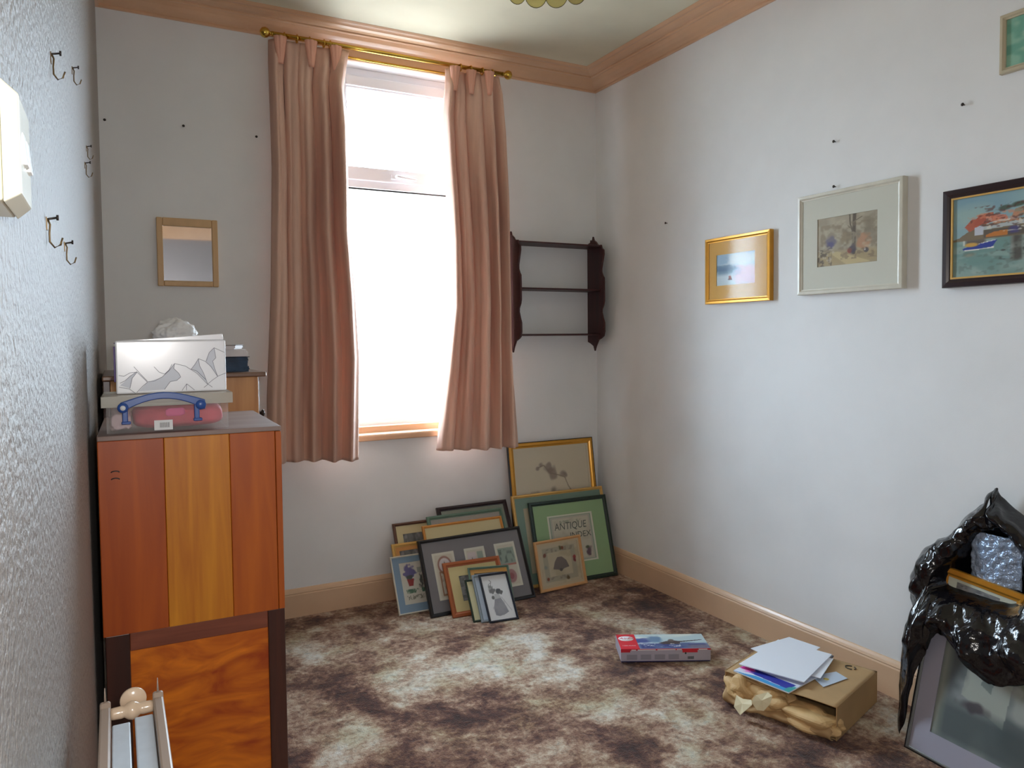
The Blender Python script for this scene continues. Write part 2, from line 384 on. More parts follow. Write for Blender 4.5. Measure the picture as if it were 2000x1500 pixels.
# ------------------------------------------------------------------ curtain rod, rings, curtains
rod = empty('curtain_rod', (-1.314, -.12, 2.858), label='thin brass curtain rod with ball ends above the window', cat='curtain rod')
b = MB(); b.tube([(-.62, 0, 0), (.62, 0, 0)], .011, 14); b.tube([(-.58, .075, -.022), (.58, .075, -.022)], .006, 10); b.build('pole', M_brass, rod)
for sgn in (-1, 1):
    b = MB(); b.lathe([(.006, 0), (.012, .004), (.008, .012), (.013, .018), (.021, .026), (.025, .038), (.021, .052), (.01, .060), (.002, .062)] if sgn > 0 else [(.006, 0), (.012, -.004), (.008, -.012), (.013, -.018), (.021, -.026), (.025, -.038), (.021, -.052), (.01, -.060), (.002, -.062)], (sgn*.61, 0, 0), 'x', 20)
    b.build('finial', M_brass, rod)
    b = MB(); b.tube([(sgn*.585, 0, 0), (sgn*.585, .118, 0)], .007); b.lathe([(.02, 0), (.02, -.01), (.008, -.014)], (sgn*.585, .119, 0), 'y', 16); b.build('bracket', M_brass, rod)
for x in (-.56, -.50, -.44, -.37, -.34, .36, .42, .49, .55):
    b = MB()
    b.tube([(x, .018*math.cos(t), .018*math.sin(t)-.005) for t in np.linspace(0, 2*math.pi, 17)], .0035, 8); b.build('curtain_ring', M_brass, rod)

def curtainmat():
    m, n, l, b = newmat('dusty_rose_velvet')
    t = n.new('ShaderNodeTexCoord'); mp = n.new('ShaderNodeMapping'); mp.inputs['Scale'].default_value = (9, 9, .7); l.new(t.outputs['Object'], mp.inputs[0])
    nz = n.new('ShaderNodeTexNoise'); nz.inputs['Scale'].default_value = 1.6; nz.inputs['Detail'].default_value = 5; l.new(mp.outputs[0], nz.inputs['Vector'])
    r = n.new('ShaderNodeValToRGB'); r.color_ramp.elements[0].position = .34; r.color_ramp.elements[1].position = .66
    r.color_ramp.elements[0].color = rgb(200, 164, 148); r.color_ramp.elements[1].color = rgb(230, 196, 176); l.new(nz.outputs[0], r.inputs[0])
    l.new(r.outputs[0], b.inputs['Base Color']); b.inputs['Roughness'].default_value = .8; b.inputs['Specular IOR Level'].default_value = .2
    b.inputs['Sheen Weight'].default_value = .15; b.inputs['Sheen Roughness'].default_value = .4
    tl = n.new('ShaderNodeBsdfTranslucent'); tl.inputs[0].default_value = rgb(236, 150, 116)
    mx = n.new('ShaderNodeMixShader'); mx.inputs[0].default_value = .06; l.new(b.outputs[0], mx.inputs[1]); l.new(tl.outputs[0], mx.inputs[2])
    l.new(mx.outputs[0], n['Material Output'].inputs[0]); return m
M_cur = curtainmat(); M_head = mat('pleat_heading', rgb(228, 172, 150), .75)
def curtain(name, label, ltab, rtab, zb0, zb1, folds, pinch, seed, lead=0):
    root = empty(name, ((ltab[0][1]+rtab[0][1])/2, -.12, zb0), label=label, cat='curtain', group=None)
    ox, oy, oz = root.location
    rnd = random.Random(seed)
    # irregular fold positions
    cuts = [0]; 
    for i in range(folds): cuts.append(cuts[-1]+rnd.uniform(.65, 1.4))
    cuts = [c/cuts[-1] for c in cuts]; amp = [rnd.uniform(.7, 1.25) for _ in cuts]
    ph = [rnd.uniform(0, 6) for _ in range(4)]
    ztop = 2.843
    def f(u, v):
        zb = zb0+(zb1-zb0)*u; z = ztop+(zb-ztop)*v; zz = z
        L = lerpt(ltab, v); R = lerpt(rtab, v)
        uu = u+.012*math.sin(4*v+ph[0])*math.sin(math.pi*u)
        k = 0
        while k < len(cuts)-2 and uu > cuts[k+1]: k += 1
        a = (uu-cuts[k])/(cuts[k+1]-cuts[k])
        wv = math.sin(math.pi*min(max(a, 0), 1))
        wv = (wv**.8)*amp[k]*(1+.35*math.sin(2*math.pi*a+2.2*v+k))
        A = .034+.034*min(v*3, 1)+.008*math.sin(3*v+ph[1])
        if v < .05: A *= .5+v*10
        y = -.085-A*wv+.012*math.sin(9*uu+ph[2]+2*v)
        y += .0022*math.sin(40*uu+5*v+ph[3])
        y -= lead*u*u*min(1, v*5)
        # head pinches
        for pc in pinch:
            d_ = abs(uu-pc); g = math.exp(-(d_/.03)**2)*max(0, 1-v/.075)
            y -= .035*g
        x = L+(R-L)*u+.010*math.sin(2*math.pi*a+1)*min(v*4, 1)*math.sin(math.pi*u)
        if y < -.19-lead*u*u: y = -.19-lead*u*u+(y+.19+lead*u*u)*.4
        return (x-ox, y-oy, z-oz)
    o = grid('cloth', 150, 120, f, M_cur, root)
    md = o.modifiers.new('thick', 'SOLIDIFY'); md.thickness = .0025
    for pc in pinch:
        L = lerpt(ltab, .02); R = lerpt(rtab, .02); x = L+(R-L)*pc
        def g(u, v, x=x, pc=pc):
            base = f(pc, .002+.055*v)
            wd = .012+.018*(1-v); bb = math.sin(math.pi*u)
            return (x-ox+(u-.5)*2*wd, base[1]-.004-.016*bb*(1-v*.6)-.006*abs(math.sin(3*math.pi*u))*(1-v), ztop+.004-.125*v-oz)
        p_ = grid('pinch_pleat', 18, 10, g, M_head, root); p_.modifiers.new('thick', 'SOLIDIFY').thickness = .002
    return root
curtain('curtain', 'long dusty pink curtain at the left of the window, wider and nearest the wooden cabinets',
        [(0, -1.938), (.05, -1.94), (.3, -1.935), (.6, -1.955), (.85, -1.985), (1, -1.991)],
        [(0, -1.555), (.04, -1.575), (.10, -1.60), (.25, -1.60), (.45, -1.598), (.6, -1.575), (.75, -1.56), (1, -1.572)], .812, .806, 5, (.12, .5, .83), 5, .10)
curtain('curtain', 'dusty pink curtain at the right of the window, flaring out towards its hem',
        [(0, -1.031), (.05, -1.035), (.12, -1.052), (.25, -1.045), (.45, -1.02), (.62, -1.015), (.78, -1.05), (1, -1.105)],
        [(0, -.695), (.05, -.688), (.15, -.675), (.45, -.668), (.7, -.655), (.85, -.632), (1, -.612)], .800, .785, 5, (.12, .42, .7), 11)

# ------------------------------------------------------------------ picture frames
def framemat(name, c, rough=.35, metal=0, var=.08): return mat('frame_'+name, c, rough, metal, var=var, vscale=14, coat=.2)
F_gold = framemat('gilt', rgb(208, 150, 52), .32, .55); F_lgold = framemat('pale_gilt', rgb(214, 172, 96), .35, .25)
F_dgreen = framemat('dark_green', rgb(26, 48, 40), .3); F_lwood = framemat('light_wood', rgb(206, 158, 106), .45)
F_blk = framemat('black', rgb(22, 22, 24), .3); F_brown = framemat('red_brown', rgb(158, 84, 42), .4); F_dbrown = framemat('dark_brown', rgb(98, 62, 46), .4)
F_navy = framemat('navy', rgb(22, 30, 46), .3); F_purple = framemat('black_cherry', rgb(40, 22, 26), .3); F_white = framemat('off_white', rgb(222, 220, 206), .4)
F_cream = framemat('ivory', rgb(205, 203, 188), .4); F_sage = framemat('sage', rgb(92, 120, 104), .4); F_bluegrey = framemat('blue_grey', rgb(130, 142, 150), .4)
F_orange = framemat('honey', rgb(206, 140, 62), .4); F_silver = framemat('silver', rgb(120, 122, 120), .3, .4); F_beige = framemat('beige', rgb(186, 176, 150), .5)
_mm = {}
def mount(c):
    if c not in _mm: _mm[c] = mat('mount_card_%d' % len(_mm), rgb(*c), .8, bump=.05, bscale=400)
    return _mm[c]
M_back = mat('backing_board', rgb(120, 92, 66), .8)

def picture(name, label, origin, ex, ez, w, h, fwid, fdep, fm, mcol=None, mw=None, art=None, arts=None, glass=True, inner=None, cat='picture', group=None, lip=.003, outer=None):
    """origin: lower-left corner of the front face; local x along the width, z up the face, y back into the wall"""
    ex = Vector(ex).normalized(); ez = Vector(ez); ez = (ez-ex*ez.dot(ex)).normalized(); ey = ez.cross(ex)
    root = empty(name, origin, Matrix((ex, ey, ez)).transposed(), label, cat, group)
    b = MB(); prof = [(0, fdep), (0, .003), (.002, .0), (fwid*.55, -.001), (fwid*.8, .004), (fwid, .005), (fwid, fdep*.6), (fwid*.6, fdep)]
    cs = [(0, 0, 1, 1), (w, 0, -1, 1), (w, h, -1, -1), (0, h, 1, -1)]
    rings = [[(cx+sx_*o_, y, cz+sz_*o_) for o_, y in prof] for cx, cz, sx_, sz_ in cs]; n = len(prof)
    for k in range(4):
        A, B = rings[k], rings[(k+1) % 4]
        b.add(A+B, [(i, (i+1) % n, n+(i+1) % n, n+i) for i in range(n)], 0)
    b.build('frame', fm, root)
    if outer is not None:   # dark outside edge strip
        b = MB(); t = .004
        b.box(-t, 0, .002, fdep, -t, h+t); b.box(w, w+t, .002, fdep, -t, h+t); b.box(0, w, .002, fdep, h, h+t); b.box(0, w, .002, fdep, -t, 0); b.build('outer_edge', outer, root)
    if inner is not None:
        t = .006; b = MB(); a = fwid-.001
        b.box(a, a+t, .004, .01, a, h-a); b.box(w-a-t, w-a, .004, .01, a, h-a); b.box(a+t, w-a-t, .004, .01, a, a+t); b.box(a+t, w-a-t, .004, .01, h-a-t, h-a)
        b.build('slip', inner, root)
    fi = fwid*.85
    if mcol is not None:
        mw = mw or (.04, .04, .04, .04)   # left right bottom top, measured from the frame's inner edge
        b = MB()
        if arts is None:
            x0, x1, z0, z1 = fwid+mw[0], w-fwid-mw[1], fwid+mw[2], h-fwid-mw[3]
            b.box(fi, x0, .008, .0105, fi, h-fi); b.box(x1, w-fi, .008, .0105, fi, h-fi); b.box(x0, x1, .008, .0105, fi, z0); b.box(x0, x1, .008, .0105, z1, h-fi)
        else: b.box(fi, w-fi, .008, .0105, fi, h-fi)
        b.build('mount', mount(mcol), root)
    else: x0, x1, z0, z1 = fi, w-fi, fi, h-fi
    if arts is None and art is not None:
        art.build('print', lambda U, V: (x0+U*(x1-x0), .0108, z0+V*(z1-z0)), root)
    if arts:
        for (a0, a1, c0, c1, A) in arts: A.build('print', lambda U, V: (a0+U*(a1-a0), .0074, c0+V*(c1-c0)), root)
    b = MB(); b.box(fi*.7, w-fi*.7, .0112, max(.0125, fdep*.7), fi*.7, h-fi*.7); b.build('backing', M_back, root)
    if glass:
        b = MB(); b.box(fi, w-fi, .0058, .0068, fi, h-fi); b.build('glass', M_pglass, root)
    return root

# --- art ---
def art_harbour_dinghy():   # small watercolour: blue hills, rose shore, one little sail
    a = Art(90, 80, (196, 214, 222)); a.wash((150, 182, 206), 3, 1); a.rect(0, .45, .35, .6, (92, 128, 158), .8, .12)
    a.ell(.2, .55, .35, .10, (84, 118, 150), .8, .5, .5); a.ell(.85, .25, .35, .3, (222, 176, 200), .8, .6, .4, 3); a.ell(.75, .78, .4, .2, (214, 224, 226), .9, .6, .4, 5)
    a.wash((226, 196, 212), 5, 4, .5, .75, .7, (.5, 1, 0, .6)); a.poly([(.33, .2), (.40, .2), (.37, .32), (.32, .28)], (150, 70, 62)); a.rect(.31, .41, .16, .2, (90, 50, 60)); return a
def art_woodland():
    a = Art(130, 110, (160, 150, 128)); a.wash((128, 120, 100), 3, 2, .35, .75, .9); a.wash((174, 164, 140), 6, 5, .5, .8, .8)
    a.rect(0, 1, 0, .28, (168, 148, 104), .8, .12); a.poly([(.2, .28), (.35, .28), (.9, .02), (.5, .0)], (196, 180, 132), .7)
    for u, v, s_, k in ((.23, .5, .09, 1), (.5, .55, .1, 2)): a.ell(u, v, s_, s_*1.3, (104, 98, 118) if k == 1 else (138, 124, 96), .8, .5, .6, k)
    a.ell(.23, .42, .07, .08, (80, 78, 122), .8, .5, .5); a.ell(.78, .42, .12, .17, (176, 132, 98), .9, .35, .5, 4); a.ell(.88, .75, .1, .18, (116, 106, 84), .6, .7, .8, 6)
    a.line([(.62, .22), (.62, .6), (.63, 1)], .028, (84, 74, 58)); a.line([(.62, .6), (.56, .8), (.55, 1)], .011, (92, 82, 64)); a.line([(.63, .55), (.58, .7), (.52, .78)], .007, (98, 88, 70)); a.line([(.63, .85), (.75, .92)], .006, (98, 88, 70))
    a.ell(.6, .3, .05, .1, (66, 58, 70), .9, .4, .6); a.ell(.55, .27, .035, .05, (132, 62, 48), .9, .4, .4); a.ell(.82, .25, .04, .05, (64, 60, 66), .8); a.ell(.8, .27, .012, .03, (225, 222, 215), .9)
    a.wash((84, 74, 62), 16, 9, .5, .66, .75, (0, .25, 0, .35)); a.wash((120, 108, 86), 9, 41, .5, .66, .5, (.05, 1, .3, .85)); a.wash((188, 178, 152), 13, 43, .58, .7, .45, (.1, 1, .3, .9)); a.wash((190, 180, 160), 20, 12, .6, .7, .6, (0, .3, .05, .35)); a.wash((100, 84, 66), 14, 7, .55, .7, .5, (.4, 1, .1, .3)); return a
def art_fishing_harbour():
    a = Art(220, 150, (146, 178, 180)); V = a.V
    a.wash((124, 160, 174), 3, 1, .3, .8); a.ell(.12, .75, .12, .12, (160, 186, 176), .7, .8, .4)
    a.rect(0, 1, 0, .46, (134, 160, 154), 1, .01); a.wash((104, 142, 136), 5, 8, .4, .7, .8, (0, 1, 0, .46))
    a.poly([(0, .46), (.0, .47), (.05, .5), (.1, .56), (.12, .62), (.5, .66), (1, .72), (1, .46)], (122, 108, 84))
    a.poly([(.08, .62), (.12, .70), (.16, .71), (.16, .60), (.11, .56)], (178, 92, 66)); a.poly([(.13, .62), (.16, .74), (.24, .76), (.26, .66), (.2, .63)], (172, 84, 60))
    a.poly([(.23, .66), (.25, .73), (.31, .71), (.33, .64)], (196, 122, 100)); a.poly([(.2, .66), (.205, .72), (.23, .72), (.235, .66)], (222, 206, 190), .5)
    a.ell(.31, .79, .035, .03, (74, 92, 78), 1, .5, .5); a.ell(.38, .81, .04, .03, (72, 88, 70), 1, .5, .5, 3); a.poly([(.34, .68), (.36, .76), (.44, .80), (.44, .68)], (150, 140, 116))
    a.poly([(.44, .72), (.45, .86), (.56, .90), (.58, .72)], (166, 78, 46)); a.poly([(.46, .72), (.46, .79), (.58, .78), (.58, .70)], (98, 50, 44)); a.poly([(.58, .74), (.6, .88), (.78, .92), (.8, .72)], (178, 94, 58)); a.poly([(.8, .72), (.82, .86), (.95, .9), (1, .72)], (160, 82, 60))
    a.ell(.53, .92, .05, .03, (78, 94, 64), 1, .5, .5); a.ell(.7, .95, .1, .03, (78, 94, 64), 1, .5, .5, 2)
    a.poly([(.17, .60), (.45, .64), (1, .70), (1, .63), (.45, .59), (.17, .56)], (176, 186, 186)); a.poly([(.14, .51), (.14, .6), (.175, .62), (.19, .6), (.19, .51)], (190, 196, 206))
    a.rect(.19, 1, .47, .56, (92, 84, 72), 1, .01); a.poly([(.2, .5), (.25, .53), (.32, .54), (.32, .48), (.2, .48)], (192, 118, 44)); a.rect(.33, .38, .49, .57, (70, 66, 128), .8, .02)
    a.rect(.52, 1, .45, .49, (168, 156, 138), .9, .01)
    for u0, u1, c in ((.34, .40, (72, 62, 54)), (.40, .415, (150, 150, 140)), (.34, .35, (156, 158, 150)), (.46, .52, (70, 72, 62)), (.7, .76, (80, 70, 60))): a.rect(u0, u1, .18, .46, c, .8, .02)
    a.wash((176, 190, 184), 12, 21, .55, .75, .35, (0, 1, .0, .46)); a.wash((96, 110, 100), 26, 23, .6, .7, .4, (.05, 1, .05, .42)); a.wash((214, 132, 96), 30, 31, .55, .62, .6, (.1, .5, .62, .76)); a.wash((90, 52, 44), 34, 33, .6, .66, .6, (.1, 1, .58, .84)); a.wash((214, 210, 196), 30, 35, .62, .68, .8, (.2, 1, .52, .66))
    a.wash((60, 58, 56), 20, 4, .55, .66, .7, (.26, .44, .2, .4)); a.rect(.09, .2, .40, .46, (92, 74, 62), .8, .02)
    a.poly([(.07, .37), (.075, .34), (.24, .36), (.265, .43), (.26, .44), (.16, .41)], (38, 60, 150)); a.poly([(.08, .35), (.085, .335), (.25, .345), (.25, .365), (.2, .35)], (226, 226, 220)); a.poly([(.15, .40), (.25, .43), (.265, .44), (.2, .425)], (220, 222, 224)); a.ell(.12, .405, .04, .025, (206, 160, 72), 1, .4, .4); a.rect(.075, .082, .4, .46, (230, 228, 216))
    a.poly([(.46, .38), (.47, .34), (.66, .36), (.66, .42)], (40, 48, 74)); a.rect(.46, .66, .34, .36, (226, 222, 210)); a.ell(.52, .43, .05, .03, (214, 164, 84), 1, .5, .6)
    a.poly([(.78, .38), (.8, .33), (.95, .35), (.97, .41)], (44, 84, 120)); a.wash((196, 134, 96), 9, 3, .5, .7, .5, (.06, .15, .2, .33)); a.wash((196, 134, 106), 9, 6, .45, .7, .5, (.5, .75, .1, .33)); return a
def art_sea_green():
    a = Art(60, 60, (104, 160, 140)); a.wash((92, 150, 132), 4, 2); a.wash((134, 182, 160), 5, 6, .5, .7); a.ell(.25, .6, .1, .09, (176, 200, 180), .9, .5, .6); a.ell(.22, .3, .07, .05, (150, 186, 160), .7, .6, .6); a.ell(.6, .5, .15, .12, (70, 120, 110), .7, .6, .6); return a
def art_orchid():
    a = Art(120, 160, (202, 194, 172)); f = lambda v: .52+v*.44
    a.line([(.80, f(.10)), (.70, f(.35)), (.66, f(.52)), (.56, f(.58)), (.46, f(.62)), (.38, f(.78)), (.30, f(.74))], .005, (128, 116, 98))
    for u, v, s_ in ((.44, .74, .04), (.50, .62, .05), (.46, .66, .03), (.64, .60, .04), (.68, .55, .025), (.34, .80, .03), (.29, .72, .02)): a.ell(u, f(v), s_, s_*.7, (132, 120, 110), .75, .8, 1.6, int(u*50))
    for u, v in ((.24, .18), (.52, .16), (.50, .30), (.55, .10)): a.ell(u, f(v), .05, .035, (120, 110, 98), .65, .8, 1.4, int(u*70))
    for u, v in ((.64, .08), (.72, .14), (.82, .12), (.9, .16), (.5, .03)): a.ell(u, f(v), .06, .035, (156, 130, 150), .7, .8, 1.2, int(u*90))
    a.wash((150, 140, 128), 12, 3, .55, .7, .5, (.2, .95, .2, .5)); return a
def art_notice():
    a = Art(110, 150, (196, 194, 176)); a.mix(1-a.rectmask(.04, .96, .03, .97), (214, 214, 200)); a.mix(a.rectmask(.04, .96, .03, .97)-a.rectmask(.07, .93, .05, .95), (150, 164, 150)); a.mix(a.rectmask(.08, .92, .06, .94)-a.rectmask(.10, .90, .075, .925), (176, 172, 166))
    a.wash((176, 170, 152), 6, 3, .5, .8, .5, (.1, .9, .08, .92)); a.wash((120, 130, 110), 24, 5, .55, .65, .5, (.2, .75, .82, .88))
    a.ell(.82, .22, .06, .09, (104, 84, 96), 1, .6, 1); a.ell(.80, .28, .05, .04, (88, 92, 72), 1, .6, 1); a.ell(.2, .2, .07, .08, (110, 96, 96), .9, .6, 1)
    return a
def art_sampler():
    a = Art(90, 90, (188, 180, 154)); a.wash((176, 166, 138), 5, 2)
    a.mix(a.rectmask(.08, .92, .08, .92)-a.rectmask(.2, .8, .2, .8), (160, 156, 138), .8); a.wash((122, 116, 104), 20, 3, .55, .65, .5, (.1, .9, .1, .2)); a.wash((122, 116, 104), 20, 8, .55, .65, .5, (.1, .9, .8, .9))
    a.poly([(.3, .38), (.36, .55), (.44, .66), (.56, .66), (.66, .56), (.72, .38), (.6, .36), (.5, .32), (.4, .36)], (116, 108, 104)); a.ell(.5, .34, .04, .04, (92, 86, 80))
    for u, v, c in ((.6, .87, (120, 72, 48)), (.13, .75, (126, 84, 70)), (.88, .6, (150, 60, 60)), (.87, .52, (120, 52, 56)), (.65, .13, (98, 84, 60)), (.14, .16, (132, 80, 62)), (.55, .88, (94, 90, 64)), (.12, .45, (140, 150, 140))): a.ell(u, v, .035, .05, c, 1, .5, .8, int(u*60))
    return a
def art_card(kind):
    a = Art(60, 90, (204, 204, 190)); a.rect(.1, .9, .05, .95, (196, 192, 176), 1)
    if kind == 0:
        a.ell(.5, .72, .32, .2, (150, 112, 100), 1, .1); a.ell(.5, .72, .25, .155, (206, 200, 200), 1, .1); a.poly([(.42, .66), (.5, .82), (.58, .66)], (110, 110, 110)); a.mix(a.rectmask(.2, .8, .08, .6)-a.rectmask(.26, .74, .12, .56), (150, 116, 92)); a.wash((138, 116, 98), 12, 3, .5, .7, .6, (.26, .74, .12, .5))
    elif kind == 1:
        a.rect(.12, .52, .5, .9, (200, 190, 190)); a.poly([(.22, .6), (.33, .8), (.42, .6)], (106, 104, 100)); a.rect(.6, .88, .5, .9, (150, 164, 152)); a.wash((110, 110, 100), 10, 2, .5, .65, .6, (.1, .9, .1, .45))
    else:
        a.rect(.12, .9, .52, .88, (142, 158, 146)); a.wash((96, 110, 104), 8, 4, .45, .65, .9, (.15, .85, .55, .85)); a.rect(.15, .9, .48, .52, (170, 110, 100)); a.ell(.55, .24, .24, .15, (160, 116, 116), 1, .2); a.ell(.55, .24, .12, .07, (142, 80, 84), 1, .3)
    return a
def art_geranium():
    a = Art(80, 110, (206, 206, 194)); a.ell(.32, .75, .20, .16, (112, 108, 158), 1, .3, .8); a.poly([(.2, .60), (.25, .42), (.40, .42), (.46, .60)], (160, 66, 66)); a.ell(.3, .64, .12, .05, (78, 96, 84), .8, .5, .7)
    a.rect(.62, .9, .72, .85, (150, 158, 150), .8); a.ell(.72, .55, .05, .12, (92, 96, 92), 1, .5, 1); a.wash((90, 96, 92), 18, 3, .52, .66, .8, (.6, .95, .35, .7)); a.wash((70, 110, 88), 14, 6, .42, .6, .9, (.12, .9, .25, .35)); a.wash((130, 132, 118), 18, 9, .5, .6, .9, (.12, .75, .1, .2)); return a
def art_grey():
    a = Art(50, 40, (118, 120, 120)); a.wash((96, 98, 100), 6, 3); a.wash((140, 142, 142), 9, 5, .55, .7); return a
def art_lady():
    a = Art(90, 130, (218, 222, 224)); a.poly([(.26, .12), (.25, .28), (.32, .40), (.36, .5), (.58, .5), (.66, .38), (.78, .16), (.6, .11), (.4, .09)], (140, 144, 152)); a.poly([(.34, .46), (.38, .58), (.56, .58), (.6, .48)], (184, 190, 192))
    a.ell(.32, .66, .12, .06, (120, 122, 124), 1, .4, .8); a.ell(.56, .63, .12, .05, (84, 88, 94), 1, .4, .8, 3); a.ell(.64, .60, .08, .04, (100, 104, 108), 1, .4, .8, 4); a.ell(.28, .74, .09, .05, (124, 128, 128), .8, .6, .9, 6); a.line([(.3, .76), (.36, .86), (.3, .9)], .008, (80, 84, 86)); a.line([(.24, .8), (.32, .84)], .006, (96, 100, 100)); a.line([(.62, .5), (.9, .18)], .008, (160, 166, 168)); a.ell(.3, .5, .05, .04, (90, 94, 96), .9, .5, .8); a.ell(.5, .28, .2, .14, (156, 158, 164), .7, .8, .8); return a
def art_bw_photo():
    a = Art(120, 160, (128, 136, 136)); a.wash((84, 94, 96), 3, 2, .35, .7, .9); a.wash((168, 174, 166), 4, 7, .5, .75, .7); a.poly([(.26, .96), (.22, .45), (.62, .3), (.66, .96)], (150, 158, 150)); a.poly([(.42, .96), (.38, .6), (.48, .55), (.5, .96)], (110, 122, 118)); a.ell(.05, .7, .18, .3, (74, 84, 88), .8, .7, .4); a.ell(.9, .8, .16, .2, (70, 86, 60), .8, .7, .6)
    a.rect(0, 1, 0, .35, (62, 74, 76), .75, .12); a.ell(.35, .38, .14, .05, (56, 50, 56), .8, .6, .6); a.rect(0, .07, 0, 1, (176, 180, 160), .5, .08); return a

# --- pictures on the right wall: local x runs towards the camera (-y), face towards -x
def wallpic(name, label, y0, y1, z0, z1, xf, **k):
    w_ = math.hypot(y1-y0, 0); return picture(name, label, (xf, y0, z0), (0, -1, 0), (0, 0, 1), abs(y1-y0), z1-z0, **k)
wallpic('framed_picture', 'small gilt-framed watercolour with a golden mount, hanging leftmost on the right wall', -.985, -1.403, 1.560, 1.880, -.026,
        fwid=.022, fdep=.024, fm=F_gold, mcol=(214, 170, 92), mw=(.05, .075, .065, .062), art=art_harbour_dinghy())
wallpic('framed_picture', 'ivory-framed woodland watercolour with a wide pale mount, middle of the row on the right wall', -1.560, -2.046, 1.573, 1.990, -.031,
        fwid=.022, fdep=.029, fm=F_cream, mcol=(204, 206, 194), mw=(.075, .088, .09, .085), art=art_woodland())
wallpic('framed_picture', 'dark-framed harbour painting with red roofs and a blue boat on the right wall', -2.197, -2.84, 1.563, 1.903, -.031,
        fwid=.030, fdep=.029, fm=F_purple, art=art_fishing_harbour(), inner=F_lgold)
wallpic('framed_picture', 'beige-framed sea-green picture hanging highest, above the harbour painting', -2.376, -2.72, 2.256, 2.447, -.021,
        fwid=.018, fdep=.019, fm=F_beige, art=art_sea_green(), glass=False)

# --- stack on the floor against the window wall
def lean(name, label, A, B, h, deg, **k):
    A = Vector(A+(0.004,)); B = Vector(B+(0.004,)); ex = (B-A).normalized(); nrm = Vector((-ex.y, ex.x, 0)); t = math.radians(deg)
    return picture(name, label, A, ex, Vector((0, 0, 1))*math.cos(t)+nrm*math.sin(t), (B-A).length, h, **k)
lean('framed_picture', 'large gilt-framed flower print standing tallest at the back, in the corner', (-.640, -.148), (-.064, -.152), .795, 8.8, fwid=.030, fdep=.020, fm=F_gold, mcol=(206, 198, 176), mw=(.01, .012, .012, .012), art=art_orchid(), outer=F_blk)
lean('framed_picture', 'pale gilt frame with teal-green mount, directly behind the dark green frame', (-.660, -.240), (-.044, -.255), .520, 16.8, fwid=.018, fdep=.016, fm=F_lgold, mcol=(120, 146, 132), mw=(.05, .06, .06, .06), art=art_sampler())
cr = lean('framed_picture', 'dark green frame with bright green mount and a lettered old notice', (-.572, -.264), (-.052, -.284), .475, 16.5, fwid=.024, fdep=.016, fm=F_dgreen, mcol=(146, 178, 134), mw=(.085, .085, .085, .065), art=art_notice())
M_txt = mat('print_ink_grey', rgb(84, 90, 84), .7)
text_mb('ANTIQUE', .058, lambda x, y: Vector((.255+x*.85, .0103, .318+y)), 'lettering', M_txt, cr, shear=.1)
text_mb('INDEX', .048, lambda x, y: Vector((.315+x, .0103, .262+y)), 'lettering', M_txt, cr)
lean('framed_picture', 'small square pale wooden frame with a stitched sampler, in front of the green frame', (-.605, -.335), (-.288, -.318), .275, 15, fwid=.016, fdep=.014, fm=F_lwood, mcol=(194, 180, 150), mw=(.012, .012, .012, .012), art=art_sampler())
# left pile, back to front
lean('framed_picture', 'black-cherry frame with a sage print, tallest of the left pile and furthest back', (-1.099, -.304), (-.668, -.304), .540, 28.5, fwid=.024, fdep=.016, fm=F_purple, mcol=(132, 140, 126), mw=(.02, .06, .02, .02), art=art_grey())
lean('framed_picture', 'sage green frame with grey mount just behind the honey-framed blank mount', (-1.173, -.3225), (-.717, -.3225), .500, 28, fwid=.020, fdep=.014, fm=F_sage, mcol=(160, 156, 148), mw=(.1, .1, .1, .12), art=art_grey())
lean('framed_picture', 'thin honey-coloured frame with plain cream mount behind the large grey-mounted frame', (-1.216, -.3405), (-.742, -.3405), .457, 27.5, fwid=.014, fdep=.013, fm=F_orange, mcol=(206, 194, 150), mw=(.1, .1, .1, .12), art=art_grey())
lean('framed_picture', 'brown frame with cream mount and small grey picture, leftmost at the back', (-1.343, -.207), (-1.105, -.207), .450, 24.2, fwid=.016, fdep=.012, fm=F_dbrown, mcol=(204, 192, 150), mw=(.035, .05, .1, .045), art=art_grey())
lean('framed_picture', 'pale wooden frame peeking out just above the blue-mounted picture', (-1.371, -.247), (-1.165, -.247), .358, 27.6, fwid=.020, fdep=.012, fm=F_lgold, mcol=(206, 150, 84), mw=(.02, .02, .02, .02), art=art_grey())
lean('framed_picture', 'white-edged frame with blue mount and a potted flower print, leftmost of the pile', (-1.397, -.268), (-1.160, -.272), .300, 28.5, fwid=.008, fdep=.012, fm=F_white, mcol=(128, 156, 180), mw=(.035, .035, .04, .03), art=art_geranium())
w_, h_ = .61, .392
lean('framed_picture', 'large black frame with grey mount and three upright cards', (-1.267, -.378), (-.657, -.366), h_, 26.5, fwid=.018, fdep=.018, fm=F_blk, mcol=(122, 120, 124),
     arts=[(.065, .19, .075, .315, art_card(0)), (.25, .37, .075, .315, art_card(1)), (.43, .555, .075, .315, art_card(2))])
lean('framed_picture', 'red-brown wooden frame with cream mount in front of the grey-mounted cards', (-1.172, -.430), (-.852, -.448), .282, 33, fwid=.026, fdep=.012, fm=F_brown, mcol=(208, 194, 142), mw=(.05, .05, .05, .05), art=art_grey())
lean('framed_picture', 'thin grey-green frame with a honey top edge, behind the three smallest frames', (-1.085, -.496), (-.872, -.550), .275, 41.5, fwid=.012, fdep=.011, fm=F_sage, mcol=(196, 150, 80), mw=(.02, .02, .02, .02), art=art_grey())
lean('framed_picture', 'small dark green frame with cream mount, leftmost of the three smallest', (-1.106, -.530), (-.965, -.548), .222, 41, fwid=.010, fdep=.010, fm=F_dgreen, mcol=(206, 200, 160), mw=(.03, .03, .03, .03), art=art_grey())
